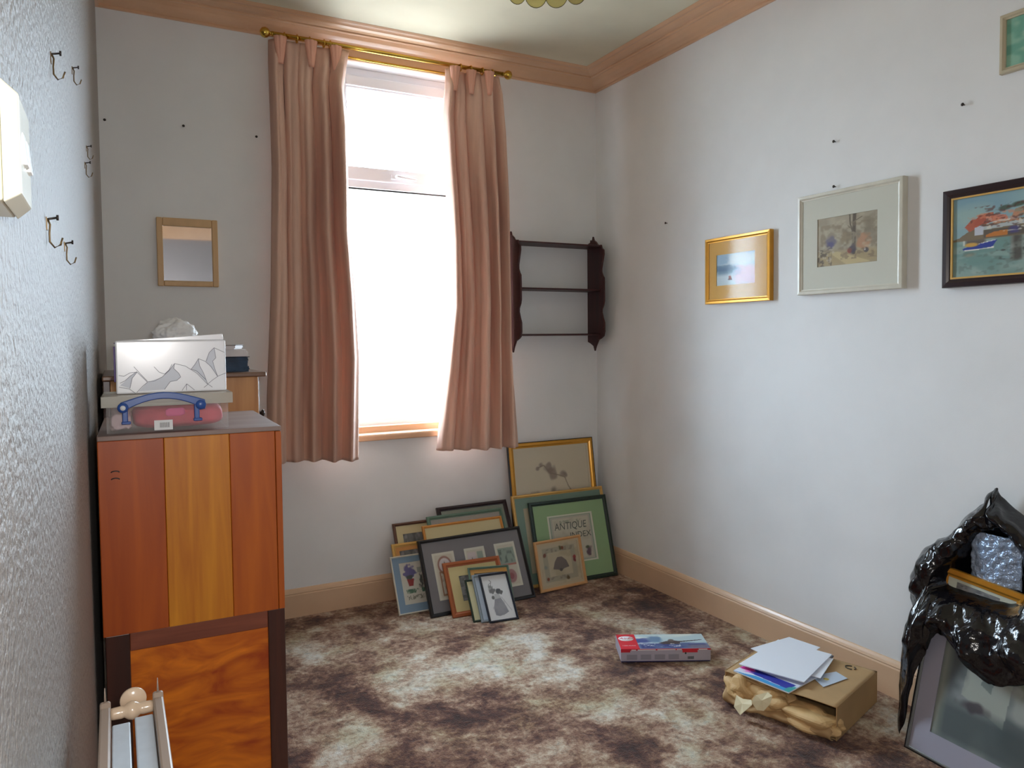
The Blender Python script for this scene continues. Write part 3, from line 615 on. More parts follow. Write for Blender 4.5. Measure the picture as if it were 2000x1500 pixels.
lean('framed_picture', 'small blue-grey frame with pale blue mount, sandwiched between the smallest frames', (-1.073, -.555), (-.930, -.574), .250, 40.8, fwid=.014, fdep=.011, fm=F_bluegrey, mcol=(180, 194, 208), mw=(.03, .03, .03, .03), art=art_grey())
lean('framed_picture', 'small navy frame with a grey figure sketch on white, frontmost of the pile', (-1.041, -.580), (-.886, -.598), .255, 41, fwid=.011, fdep=.011, fm=F_navy, art=art_lady())

# ------------------------------------------------------------------ mirror, shelf, nails and hooks
m_, n_, l_, b_ = newmat('mirror_silver'); b_.inputs['Base Color'].default_value = (.82, .84, .84, 1); b_.inputs['Metallic'].default_value = 1; b_.inputs['Roughness'].default_value = .03
mi = empty('wall_mirror', (-2.447, -.020, 1.66), label='small square mirror in a pale wooden frame on the window wall', cat='mirror')
b = MB()
w_, h_, f_ = .264, .316, .026
for (x0, x1, z0, z1) in ((0, f_, 0, h_), (w_-f_, w_, 0, h_), (f_, w_-f_, 0, f_), (f_, w_-f_, h_-f_-.012, h_)): b.box(x0, x1, 0, .019, z0, z1)
bevel(b.build('frame', mat('pine_frame', rgb(206, 170, 124), .4, var=.1, vscale=20, stretch=(1, 1, .2)), mi), .004)
b = MB(); b.box(f_-.004, w_-f_+.004, .010, .014, f_-.004, h_-f_-.008); b.build('mirror_glass', m_, mi)

M_mahog = woodmat('dark_mahogany', rgb(48, 16, 18), rgb(70, 26, 26), .5, coat=.05)
sh = empty('wall_shelf', (-.345, 0, 1.32), label='dark mahogany wall shelf with scalloped sides and three thin shelves in the corner', cat='shelf')
side = [(0, .055), (.0, .64), (-.012, .652), (-.03, .656), (-.034, .672), (-.048, .662), (-.058, .690), (-.068, .668), (-.09, .655), (-.105, .640), (-.12, .632), (-.142, .632), (-.150, .612), (-.168, .6), (-.17, .575), (-.165, .555), (-.155, .525), (-.146, .492), (-.146, .470), (-.158, .448), (-.17, .435), (-.172, .37), (-.172, .30), (-.165, .275), (-.148, .250), (-.146, .230), (-.160, .195), (-.172, .17), (-.174, .12), (-.165, .09), (-.145, .078), (-.11, .065), (-.085, .03), (-.072, .0), (-.06, .03), (-.03, .045)]
for x0 in (-.285, .277):
    b = MB(); b.prism(side, x0, x0+.012, axis='x'); bevel(b.build('side_panel', M_mahog, sh), .002)
for z0, dd in ((.618, .145), (.357, .14), (.094, .135)):
    b = MB(); b.prism([(-.005, z0), (-.005, z0+.012), (-dd+.01, z0+.012), (-dd, z0+.009), (-dd, z0+.002)], -.273, .277, axis='x'); b.build('shelf_board', M_mahog, sh)

def nail(loc, nrm, label, grp='bare nails'):
    o = empty('wall_nail', loc, Vector(nrm).to_track_quat('Z', 'Y').to_matrix(), label, 'nail')
    b = MB(); b.tube([(0, 0, -.004), (0, 0, .012)], .0022, 8); b.build('shank', M_steel, o)
    b = MB(); b.lathe([(.0055, .011), (.006, .013), (.003, .0145)], seg=12); b.build('head', M_steel, o)
nail((0, -.667, 2.009), (-1, 0, 0), 'bare dark nail on the right wall, level with and left of the gilt picture')
nail((0, -1.725, 2.192), (-1, 0, 0), 'bare nail high above the ivory-framed woodland picture')
nail((0, -1.727, 2.009), (-1, 0, 0), 'nail just touching the top of the ivory picture frame')
nail((0, -2.252, 2.195), (-1, 0, 0), 'bare nail between the harbour painting and the sea-green picture')
nail((-2.642, 0, 2.392), (0, -1, 0), 'bluish plug nail on the window wall nearest the left corner')
nail((-2.319, 0, 2.405), (0, -1, 0), 'bare nail on the window wall straight above the mirror')
nail((-1.994, 0, 2.393), (0, -1, 0), 'bare nail on the window wall just left of the curtain')
def hook(y, z, s, label):
    x = LXY(y); o = empty('picture_hook', (x, y, z), label=label, cat='hook')
    b = MB(); b.tube([(.002, 0, .020*s), (.005, 0, .012*s), (.004, 0, 0), (.004, 0, -.012*s), (.010*s, .0, -.020*s), (.017*s, 0, -.016*s), (.020*s, 0, -.006*s)], .0014*s, 8); b.box(.0005, .002, -.004*s, .004*s, .004*s, .022*s); b.build('hook', mat('aged_brass', rgb(120, 100, 70), .4, .8), o)
    b = MB(); b.tube([(-.003, 0, .018*s), (.014*s, 0, .022*s)], .0016*s, 8); b.lathe([(.004*s, 0), (.004*s, .003*s)], (.013*s, 0, .022*s), 'x', 10); b.build('pin', M_steel, o)
for y, z, s, lb in ((-2.50, 1.818, .95, 'brass picture hook on the left wall, higher of the two nearest the light switch'), (-1.954, 1.974, .9, 'brass picture hook highest on the left wall'),
                    (-1.384, 1.938, .9, 'small picture hook on the left wall furthest from the switch'), (-1.512, 1.864, .95, 'picture hook on the left wall just under the furthest one'),
                    (-2.662, 1.547, .95, 'brass picture hook on the left wall, lowest and nearest the light switch'), (-2.354, 1.552, .9, 'picture hook low on the left wall, right of the lowest brass one')):
    hook(y, z, s, lb)

# ------------------------------------------------------------------ light switch
sw = empty('light_switch', (LXY(-3.145), -3.145, 1.546), label='cream surface-mounted double light switch on the textured left wall', cat='light switch')
M_sw = mat('cream_plastic', rgb(226, 222, 200), .25)
b = MB(); b.box(-.004, .016, -.043, .043, -.043, .043); bevel(b.build('back_box', M_sw, sw), .002)
b = MB(); z0, z1 = .0165, .0275
v = [(z0, -.045, -.0445), (z0, .045, -.0445), (z0, .045, .0445), (z0, -.045, .0445), (z1, -.037, -.036), (z1, .037, -.036), (z1, .037, .036), (z1, -.037, .036)]
b.add(v, [(0, 3, 2, 1), (4, 5, 6, 7), (0, 1, 5, 4), (1, 2, 6, 5), (2, 3, 7, 6), (3, 0, 4, 7)]); bevel(b.build('face_plate', M_sw, sw), .0015)
for s in (-1, 1):
    b = MB(); b.prism([(.0265, -.012), (.0305, -.012), (.0282, .012), (.0265, .012)], s*.014-.008, s*.014+.008, axis='y')
    bevel(b.build('rocker', M_white, sw), .001)

# ------------------------------------------------------------------ ceiling lamp
lp = empty('pendant_lamp', (-1.29, -1.615, ZC), label='pendant lamp with a scalloped shade of cream shell discs', cat='lamp')
m_sh, n, l, b_ = newmat('capiz_shell'); b_.inputs['Base Color'].default_value = rgb(206, 200, 150); b_.inputs['Roughness'].default_value = .3
tl = n.new('ShaderNodeBsdfTranslucent'); tl.inputs[0].default_value = rgb(226, 216, 160); mx = n.new('ShaderNodeMixShader'); mx.inputs[0].default_value = .45
l.new(b_.outputs[0], mx.inputs[1]); l.new(tl.outputs[0], mx.inputs[2]); l.new(mx.outputs[0], n['Material Output'].inputs[0])
b = MB(); b.lathe([(.05, 0), (.05, -.012), (.02, -.03), (.006, -.035)]); b.build('ceiling_rose', M_white, lp)
b = MB(); b.tube([(0, 0, -.03), (0, 0, -.17)], .003, 8); b.build('cord', M_white, lp)
b = MB()
b.lathe([(.012, -.15), (.018, -.16), (.018, -.21), (.012, -.215)]); b.build('lamp_holder', M_white, lp)
b = MB(); b.lathe([(.012, -.215), (.014, -.225), (.028, -.25), (.03, -.27), (.02, -.292), (.004, -.298)]); b.build('bulb', mat('bulb_glass', rgb(240, 238, 228), .15), lp)
b = MB()
for R_, z in ((.09, -.165), (.145, -.215), (.19, -.275)):
    b.tube([(R_*math.cos(t), R_*math.sin(t), z) for t in np.linspace(0, 2*math.pi, 41)], .0025, 6)
for k in range(4):
    t = k*math.pi/2; b.tube([(.01*math.cos(t), .01*math.sin(t), -.155), (.09*math.cos(t), .09*math.sin(t), -.165), (.145*math.cos(t), .145*math.sin(t), -.215), (.19*math.cos(t), .19*math.sin(t), -.275)], .002, 6)
b.build('wire_frame', M_brass, lp)
M_rim = mat('dark_rim', rgb(92, 84, 50), .4, .5)
for R_, z, n_d, off in ((.098, -.18, 8, 0), (.152, -.232, 12, .5), (.193, -.292, 16, 0)):
    for k in range(n_d):
        t = 2*math.pi*(k+off)/n_d+.13; c = Vector((R_*math.cos(t), R_*math.sin(t), z-.02)); er = Vector((math.cos(t), math.sin(t), 0)); et = Vector((-math.sin(t), math.cos(t), 0)); ed = (Vector((0, 0, -1))+er*.30).normalized(); en = et.cross(ed)
        r_ = .0405; b = MB(); seg = 22; vv = [c+(et*math.cos(a)+ed*math.sin(a))*r_+en*s_ for s_ in (-.0007, .0007) for a in np.linspace(0, 2*math.pi, seg, endpoint=False)]
        b.add(vv, [list(range(seg)), list(range(seg, 2*seg))]+[(i, (i+1) % seg, seg+(i+1) % seg, seg+i) for i in range(seg)])
        d_ = b.build('shade_disc', m_sh, lp)
        b = MB(); b.tube([c+(et*math.cos(a)+ed*math.sin(a))*r_ for a in np.linspace(0, 2*math.pi, 23)], .0013, 5, cap=False); b.build('disc_rim', M_rim, d_)

# ------------------------------------------------------------------ cabinets on the left
W_mid = woodmat('amber_varnish', rgb(186, 104, 14), rgb(222, 146, 32), .42, (34, 34, 2.2), ramp=(.25, .8), coat=.08)
W_side = woodmat('red_varnish', rgb(152, 62, 8), rgb(188, 90, 18), .42, (20, 20, 2.0), ramp=(.25, .8), coat=.08)
W_side2 = woodmat('orange_varnish', rgb(162, 72, 8), rgb(200, 104, 20), .42, (24, 24, 2.0), ramp=(.25, .8), coat=.08)
W_dark = woodmat('dark_stain', rgb(50, 22, 16), rgb(76, 36, 24), .35, (30, 30, 2), coat=.3)
W_rail = woodmat('worn_rail', rgb(112, 54, 34), rgb(140, 76, 52), .5, (3, 30, 30), coat=.1)
W_panel = woodmat('figured_panel', rgb(160, 60, 4), rgb(238, 134, 24), .36, (6, 5, 17), ramp=(.28, .72), dist=1.4, detail=7, coat=.15)
W_top = woodmat('dusty_top', rgb(134, 112, 104), rgb(158, 138, 130), .5, (3, 20, 3), coat=.2)
M_knob = mat('dark_knob', rgb(38, 28, 24), .35)
def boxobj(name, d, m, parent, bv=.002):
    b = MB(); b.box(*d); return bevel(b.build(name, m, parent), bv)
# upper cabinet: its plain side of three boards faces the camera, its doors face the room (+x)
cz = Matrix.Rotation(math.radians(-1.2), 3, 'Z')
uc = empty('cabinet', (-2.676, -1.837, .700), cz, 'upper orange-brown cabinet with a plain three-board side, stacked on another', 'cabinet')
w_, dp, h_ = .419, .50, .480
boxobj('side_panel', (0, .142, 0, .018, .0, h_-.012), W_side, uc); boxobj('side_panel', (.1425, .292, 0, .018, .0, h_-.012), W_mid, uc); boxobj('side_panel', (.2925, w_-.016, 0, .018, 0, h_-.012), W_side2, uc)
boxobj('side_panel', (0, w_-.016, dp-.018, dp, 0, h_-.012), W_side, uc); boxobj('back_panel', (0, .01, .018, dp-.018, 0, h_-.012), W_dark, uc)
boxobj('base', (.01, w_-.016, .018, dp-.018, 0, .018), W_dark, uc); boxobj('top', (0, w_, -.001, dp+.001, h_-.012, h_), W_top, uc)
dr = boxobj('door', (w_-.015, w_, .0, dp, .0, h_-.013), W_side2, uc)
b = MB()
for zz in (.375, .392): b.tube([(.036+.009*math.cos(t), -.0006, zz+.004*math.sin(t)) for t in np.linspace(.2, 2.9, 9)], .0014, 5)
b.build('screw_marks', M_black, uc)
lc = empty('cabinet', (-2.672, -1.832, 0), cz, 'lower cabinet with dark stiles round an orange figured side panel, under another cabinet', 'cabinet')
h_ = .7
boxobj('stile', (0, .052, 0, .02, 0, h_), W_dark, lc); boxobj('stile', (.372, .415, 0, .02, 0, h_), W_dark, lc); boxobj('rail', (.052, .372, .001, .019, h_-.045, h_), W_rail, lc); boxobj('rail', (.052, .372, .001, .019, 0, .07), W_dark, lc)
boxobj('side_panel', (.05, .374, .006, .016, .06, h_-.04), W_panel, lc); boxobj('back_panel', (0, .012, .02, .48, 0, h_), W_dark, lc); boxobj('side_panel', (0, .415, .48, .5, 0, h_), W_dark, lc); boxobj('top', (.012, .40, .02, .48, h_-.015, h_), W_dark, lc)
for i in range(3):
    d_ = boxobj('drawer', (.40, .4155, .022, .478, .05+i*.215, .255+i*.215), W_side, lc)
# rear chest near the window wall
W_oak = woodmat('light_oak', rgb(168, 112, 56), rgb(200, 146, 84), .4, (26, 26, 2), coat=.2); W_otop = woodmat('brown_top', rgb(96, 66, 46), rgb(122, 88, 64), .4, (3, 22, 3))
rc = empty('chest_of_drawers', (-2.668, -1.20, 0), label='light oak chest with a dark overhanging top, behind the stacked cabinets', cat='chest of drawers')
H_ = 1.297; w_ = .462
boxobj('side_panel', (.02, w_, 0, .02, 0, H_-.016), W_oak, rc); boxobj('side_panel', (.02, w_, .55, .57, 0, H_-.016), W_oak, rc); boxobj('back_panel', (.0, .02, 0, .57, 0, H_-.016), W_dark, rc)
boxobj('top', (-.002, w_+.024, -.018, .585, H_-.016, H_), W_otop, rc, .004)
for i in range(5):
    d_ = boxobj('drawer', (w_-.016, w_+.006, .022, .548, .06+i*.243, .293+i*.243), W_otop, rc)
    for yy in (.05, .47):
        b = MB(); b.lathe([(.006, 0), (.006, .008), (.012, .012), (.012, .018), (.003, .021)], (w_+.006, yy, .18+i*.243), 'x', 14); b.build('knob', M_knob, d_)

# ------------------------------------------------------------------ clear box with blue handle and the white carton standing on it
def clearmat(name, tint, a=.35, rough=.12):
    m, n, l, b = newmat(name); b.inputs['Base Color'].default_value = tint; b.inputs['Roughness'].default_value = rough
    t = n.new('ShaderNodeBsdfTransparent'); mx = n.new('ShaderNodeMixShader'); mx.inputs[0].default_value = a
    l.new(t.outputs[0], mx.inputs[1]); l.new(b.outputs[0], mx.inputs[2]); l.new(mx.outputs[0], n['Material Output'].inputs[0]); return m
M_clear = clearmat('clear_plastic', rgb(222, 222, 220), .11); M_lid = clearmat('clear_plastic_lid', rgb(206, 204, 192), .6, .2)
M_blue = mat('blue_plastic', rgb(44, 84, 160), .3)
pb = empty('storage_box', (-2.655, -1.828, 1.1805), cz, 'clear plastic storage box of pink things with a blue carry handle', 'storage box')
def tub(b, x0, x1, y0, y1, z0, z1, t=.003, tp=.004):
    b.prism([(x0+tp, y0+tp), (x1-tp, y0+tp), (x1-tp, y1-tp), (x0+tp, y1-tp)], z0, z0+t)
    for (a0, a1, c0, c1) in ((x0, x1, y0, y0+t), (x0, x1, y1-t, y1), (x0, x0+t, y0+t, y1-t), (x1-t, x1, y0+t, y1-t)): b.box(a0, a1, c0, c1, z0+t, z1)
b = MB(); tub(b, 0, .272, 0, .19, 0, .068); bevel(b.build('tub', M_clear, pb), .006, 3)
b = MB(); b.box(-.010, .282, -.010, .20, .066, .092); b.box(.05, .235, -.0115, -.0105, .069, .074); bevel(b.build('lid', M_lid, pb), .005, 3)
hd = MB(); arc = [(.034+.168*k/14, -.022, .069+.020*math.sin(math.pi*k/14)) for k in range(15)]
A = []; 
for k in range(15):
    x = .030+.186*k/14; zc = .066+.026*math.sin(math.pi*k/14); th = .008+.004*abs(1-2*k/14)**3
    A.append((x, zc, th))
vv = []; 
for x, zc, th in A: vv += [(x, -.030, zc-th), (x, -.030, zc+th), (x, -.016, zc+th), (x, -.016, zc-th)]
ff = [(4*k+i, 4*k+(i+1) % 4, 4*k+4+(i+1) % 4, 4*k+4+i) for k in range(14) for i in range(4)]+[(0, 1, 2, 3), (56, 57, 58, 59)]
hd.add(vv, ff)
for x in (.040, .197): hd.box(x-.006, x+.006, -.024, -.014, .030, .068); hd.box(x-.008, x+.012, -.026, -.011, .026, .033)
hd.lathe([(.012, 0), (.012, -.01), (.006, -.013)], (.036, -.022, .066), 'y', 18); hd.lathe([(.012, 0), (.012, -.01), (.006, -.013)], (.206, -.022, .066), 'y', 18)
bevel(hd.build('handle', M_blue, pb), .002)
b = MB(); b.lathe([(.006, 0), (.006, -.0015)], (.036, -.0352, .066), 'y', 14); b.build('handle_badge', M_white, pb)
M_barc = mat('label_paper', rgb(234, 236, 238), .5); M_inkb = mat('black_ink', rgb(60, 62, 66), .6)
b = MB(); b.box(.102, .143, -.0012, -.0004, .006, .030); lb_ = b.build('label_sticker', M_barc, pb)
b = MB()
for k in range(11): b.box(.114+k*.0021, .114+k*.0021+.0005+.0006*(k % 2), -.0016, -.0012, .012, .024)
b.build('barcode', M_inkb, lb_)
# contents, seen through the clear side
M_pinkc = mat('coral_fabric', rgb(214, 84, 100), .7, var=.2, vscale=30); M_pink2 = mat('hot_pink_fabric', rgb(232, 92, 152), .6); M_cont = mat('pale_tissue', rgb(220, 196, 200), .7)
def blob(name, label, c, s, m, seed, amp=.25, cat='craft material'):
    me = bpy.data.meshes.new(name); bm = bmesh.new(); bmesh.ops.create_icosphere(bm, subdivisions=4, radius=1)
    for v in bm.verts:
        d = 1+amp*noise.noise(v.co*1.6+Vector((seed, 0, 0)))+amp*.35*noise.noise(v.co*5+Vector((seed, 3, 0)))
        p = v.co*d; p = Vector([math.copysign(min(1, abs(q))**.55, q) for q in p]); v.co = Vector((p.x*s[0], p.y*s[1], p.z*s[2]))
    bm.to_mesh(me); bm.free(); o = link(name, me, m); smooth(o); o.matrix_world = (Matrix.Translation(pb.location) @ cz.to_4x4() @ Matrix.Translation(Vector(c))); return tag(o, label, cat)
blob('felt_bundle', 'coral red cloth bundle filling the clear box', (.158, .095, .035), (.106, .087, .0285), M_pinkc, 1, .1)
blob('ribbon_bundle', 'hot pink ribbon curl beside the cloth in the clear box', (.150, .0070, .048), (.022, .0035, .010), M_pink2, 5, .3)
blob('tissue_bundle', 'crumpled pale tissue at the left end inside the clear box', (.030, .09, .030), (.024, .08, .024), M_cont, 9, .5)

M_card = mat('white_gloss_card', rgb(246, 249, 255), .22, coat=.3); M_line = mat('line_ink', rgb(110, 112, 128), .6); M_shade = mat('pale_grey_ink', rgb(206, 212, 224), .35); M_violet = mat('violet_card', rgb(70, 36, 120), .4)
wc = empty('cardboard_carton', (-2.632, -1.770, 1.2735), cz, 'white carton printed with line-drawn mountains, standing on the clear box', 'carton')
cw, ch, cdp = .253, .131, .09
b = MB(); b.box(0, cw, 0, cdp, 0, ch); bevel(b.build('body', M_card, wc), .004, 3)
b = MB(); b.prism([(-.001, ch+.0005), (cw-.004, ch+.0005), (cw-.006, ch+.016), (.06, ch+.003)], .004, cdp-.01, axis='y'); bevel(b.build('lid_flap', M_card, wc), .001)
boxobj('spine', (-.004, -.0005, .004, cdp-.004, .03, ch-.014), M_violet, wc, .001)
def cp(X, Y): return ((X-262)/(1392-262)*cw, (800-Y)/(800-322)*ch)
LINES = [[(290, 630), (340, 640), (400, 610), (470, 605), (540, 670), (570, 700)], [(290, 735), (390, 755), (450, 800)], [(300, 700), (350, 680), (400, 640), (470, 600)], [(470, 605), (420, 660), (395, 750)], [(440, 555), (500, 620), (570, 690)],
         [(570, 695), (640, 690), (720, 655), (790, 600), (850, 535), (960, 560), (1080, 630), (1190, 735)], [(460, 790), (520, 735), (570, 700)], [(850, 535), (840, 580), (890, 625), (910, 660), (870, 690), (800, 700), (740, 770)], [(640, 560), (690, 610), (745, 630)], [(745, 630), (790, 595), (825, 540)],
         [(1020, 590), (1060, 550), (1100, 495), (1170, 520), (1230, 570), (1300, 665)], [(1100, 495), (1110, 560), (1150, 630), (1190, 735)], [(1020, 590), (1080, 610), (1170, 690)], [(1180, 520), (1215, 440), (1270, 395), (1380, 440)], [(1270, 395), (1285, 490), (1250, 520), (1270, 590), (1300, 665)], [(1190, 735), (1240, 700), (1310, 660), (1390, 635)], [(1195, 735), (1240, 765)], [(920, 785), (970, 725), (1050, 785)], [(970, 725), (965, 785)], [(1150, 765), (1195, 735)]]
b = MB()
for L in LINES:
    P = [cp(*q) for q in L]
    for (x0, z0), (x1, z1) in zip(P, P[1:]):
        z0 = max(.001, z0); z1 = max(.001, z1); dx, dz = x1-x0, z1-z0; q = math.hypot(dx, dz)+1e-9; nx, nz = -dz/q*.0005, dx/q*.0005
        b.add([(x0+nx, -.0006, z0+nz), (x1+nx, -.0006, z1+nz), (x1-nx, -.0006, z1-nz), (x0-nx, -.0006, z0-nz)], [(0, 1, 2, 3)])
b.build('line_drawing', M_line, wc, fix=False)
b = MB()
for pg in ([(1270, 395), (1285, 490), (1250, 520), (1270, 590), (1295, 655), (1180, 520), (1215, 440)], [(1100, 495), (1110, 560), (1150, 630), (1185, 720), (1080, 620), (1020, 590)], [(850, 540), (840, 580), (890, 625), (905, 660), (870, 690), (800, 700), (740, 770), (480, 780), (570, 700), (720, 658), (790, 600)], [(470, 605), (420, 660), (395, 750), (300, 720), (350, 685), (400, 640)]):
    P = [cp(*q) for q in pg]; b.add([(x, -.0004, max(z, .001)) for x, z in P], [list(range(len(P)))])
b.build('shading', M_shade, wc, fix=False)

# papers, book and bag on the rear chest
M_paper = mat('paper', rgb(214, 208, 206), .6)
def sheets(name, label, cat, x0, x1, y0, y1, z, n, dz, rz, m, m2=None):
    root = empty(name, ((x0+x1)/2, (y0+y1)/2, z), Matrix.Rotation(math.radians(rz), 3, 'Z'), label, cat); hx, hy = (x1-x0)/2, (y1-y0)/2
    b = MB()
    for k in range(n): o1, o2 = random.uniform(-.004, .004), random.uniform(-.004, .004); b.box(-hx+o1, hx+o1, -hy+o2, hy+o2, k*dz+.0003, (k+1)*dz)
    b.build('pages', m, root)
    if m2: boxobj('cover', (-hx-.003, hx+.003, -hy-.003, hy+.003, n*dz+.0005, n*dz+.003), m2, root, .001)
    return root
Z0 = 1.2975
M_bookcover = mat('blue_black_cover', rgb(30, 52, 74), .25, var=.6, vscale=25)
bk = sheets('book', 'thick book with a shiny dark blue cover, on the oak chest', 'book', -2.46, -2.235, -1.16, -.95, Z0, 8, .006, 4, M_bookcover, M_bookcover)
sheets('paper_stack', 'loose stack of papers on the dark blue book on the oak chest', 'papers', -2.47, -2.228, -1.17, -.94, Z0+.0515, 6, .004, -4, M_paper)
sheets('magazine', 'magazine lying crooked, topmost of the papers on the oak chest', 'magazine', -2.49, -2.245, -1.17, -.93, Z0+.076, 3, .004, -14, M_paper, mat('grey_cover', rgb(130, 118, 116), .35))
vb = sheets('folder', 'violet folder pile behind the white carton on the oak chest', 'folder', -2.632, -2.50, -1.13, -.9, Z0, 9, .011, 0, M_paper, M_violet)
M_bagw = clearmat('thin_white_plastic', rgb(244, 244, 242), .8, .35)
me = bpy.data.meshes.new('plastic_bag'); bm = bmesh.new(); bmesh.ops.create_icosphere(bm, subdivisions=5, radius=1)
for v in bm.verts:
    d = 1+.35*noise.noise(v.co*1.3+Vector((4, 0, 0)))+.20*abs(noise.noise(v.co*3.2))+.06*noise.noise(v.co*8)
    v.co = Vector((v.co.x*.062*d, v.co.y*.06*d, max(-.6, v.co.z)*.05*d))
bm.to_mesh(me); bm.free(); o = link('plastic_bag', me, M_bagw); smooth(o); o.location = (-2.452, -1.05, Z0+.128); tag(o, 'crumpled thin white plastic bag on top of the papers on the oak chest', 'plastic bag')

# ------------------------------------------------------------------ painted rack in the near left corner
M_taupe = mat('taupe_paint', rgb(160, 142, 128), .45); M_cream2 = mat('glossy_cream_paint', rgb(214, 190, 164), .2, coat=.4); M_slat = mat('white_slat_paint', rgb(196, 208, 220), .4, var=.05, vscale=60)
rk = empty('painted_rack', (-2.67, -2.54, 0), label='narrow taupe painted rack with white slats and a turned crossbar, by the left wall', cat='rack')
for x in (.001, .074):
    b = MB(); b.prism([(-.48, .80), (0.0, .80), (.0, .842), (-.006, .85), (-.014, .85), (-.02, .845), (-.48, .845)], x, x+.015, axis='x'); b.prism([(-.05, 0), (-.02, 0), (-.02, .80), (-.05, .80)], x, x+.015, axis='x'); b.prism([(-.46, 0), (-.43, 0), (-.43, .80), (-.46, .80)], x, x+.015, axis='x')
    r_ = bevel(b.build('side_rail', M_taupe, rk), .003)
    b = MB(); b.tube([(x+.0075, -.010, .849), (x+.0075, -.010, .872)], [.0018, .0006], 8); b.build('pin', M_taupe, r_)
b = MB(); b.lathe([(.0085, .016), (.009, .020), (.0095, .030), (.0085, .034), (.0125, .039), (.0145, .045), (.0125, .051), (.0085, .056), (.0095, .060), (.009, .070), (.0085, .074)], (0, -.012, .830), 'x', 24); b.build('crossbar', M_cream2, rk)
b = MB(); b.lathe([(.018, 0), (.019, .002), (.019, .005), (.017, .007)], (.047, .004, .838), 'y', 28); b.build('knob_disc', M_cream2, rk)
boxobj('slat', (.0175, .0415, -.46, -.058, .822, .834), M_slat, rk, .002); boxobj('slat', (.0475, .0725, -.46, -.050, .823, .835), M_slat, rk, .002)
b = MB(); b.box(.016, .074, -.45, -.43, .80, .82); b.box(.016, .074, -.25, -.23, .80, .82); b.build('cross_batten', M_taupe, rk)
boxobj('wooden_block', (-.028, -.001, -.2, -.125, .74, .795), M_cream2, rk, .002)

# ------------------------------------------------------------------ model kit box on the carpet
A = Vector((-.749, -1.259)); B = Vector((-.406, -1.438)); e = (B-A).normalized(); ez_ = Matrix(((e.x, -e.y, 0), (e.y, e.x, 0), (0, 0, 1)))
kb = empty('model_kit_box', (A.x, A.y, .004), ez_, 'long flat model kit box with a red corner and ship picture on the carpet', 'box')
kw, kd, kh = .387, .158, .058
M_kg = mat('grey_box_card', rgb(176, 172, 186), .45); M_red = mat('red_print', rgb(206, 40, 56), .4); M_navyp = mat('dark_blue_card', rgb(46, 44, 92), .5)
b = MB(); b.box(.002, kw-.002, .002, kd-.002, 0, kh-.006); bevel(b.build('tray', M_navyp, kb), .001)
b = MB(); b.box(0, kw, 0, kd, .005, kh); bevel(b.build('lid', M_kg, kb), .0015)
a = Art(150, 60, (176, 196, 200)); a.wash((206, 214, 206), 3, 3); a.rect(0, 1, 0, .34, (52, 62, 118), 1, .1); a.wash((84, 100, 140), 8, 2, .45, .6, .8, (0, 1, 0, .4)); a.ell(.08, .55, .16, .16, (70, 84, 140), 1, .6, .5); a.ell(.28, .66, .1, .22, (104, 132, 160), 1, .5, .5, 3); a.poly([(.3, .38), (.42, .50), (.52, .56), (.62, .50), (.95, .60), (.95, .56), (.62, .42), (.6, .30), (.36, .30)], (74, 62, 62)); a.ell(.5, .56, .04, .08, (104, 92, 88), 1, .5, .4); a.rect(.7, 1, 0, .25, (130, 120, 126), .7, .1); a.wash((228, 228, 222), 22, 6, .62, .7, .8, (.05, .6, .1, .35))
a.build('cover_picture', lambda U, V: (.082+U*(kw-.083), kh+.0004, .002+V*(kd-.004)) if False else (.082+U*(kw-.083), .002+V*(kd-.004), kh+.0004), kb)
b = MB(); b.box(.0005, .082, .0005, kd-.0005, kh+.0001, kh+.0008); b.box(0, .04, -.0006, 0, kh-.014, kh+.0003); b.box(.04, kw, -.0006, 0, kh-.0065, kh+.0002); b.box(.265, .33, -.0007, 0, kh-.017, kh-.006); b.build('red_panel', M_red, kb)
b = MB(); b.lathe([(1, 0), (1, .0004)], (0, 0, 0), seg=36)
for i, v in enumerate(b.v): b.v[i] = (.039+v[0]*.034, kd*.70+v[1]*.026, kh+.0009+v[2])
b.build('oval_badge', M_barc, kb)
text_mb('Airfix', .030, lambda x, y: Vector((.039+x, kd*.70+y, kh+.0018)), 'lettering', M_red, kb, shear=.35)
text_mb('1:600 SCALE', .011, lambda x, y: Vector((.041+x, kd*.22+y, kh+.0012)), 'lettering', M_barc, kb)
b = MB()
for x0, x1 in ((.045, .065), (.072, .15), (.157, .235), (.24, .262), (.335, .372)): b.box(x0, x1, -.0009, -.0002, kh-.0060, kh-.0022)
b.build('white_lettering', M_barc, kb)
b = MB()
for i in range(4): x0 = .025+i*.06; b.box(x0, x0+.045, -.0006, -.0001, .012, .034)
b.build('grey_diagrams', mat('mid_grey_ink', rgb(150, 148, 160), .5), kb)
b = MB()
for i in range(9): b.box(.288+i*.003, .2895+i*.003, -.0008, -.0001, .012, .024)
b.box(.275, .282, -.0008, -.0001, .034, .042); b.build('barcode', mat('green_black_ink', rgb(52, 70, 66), .5), kb)

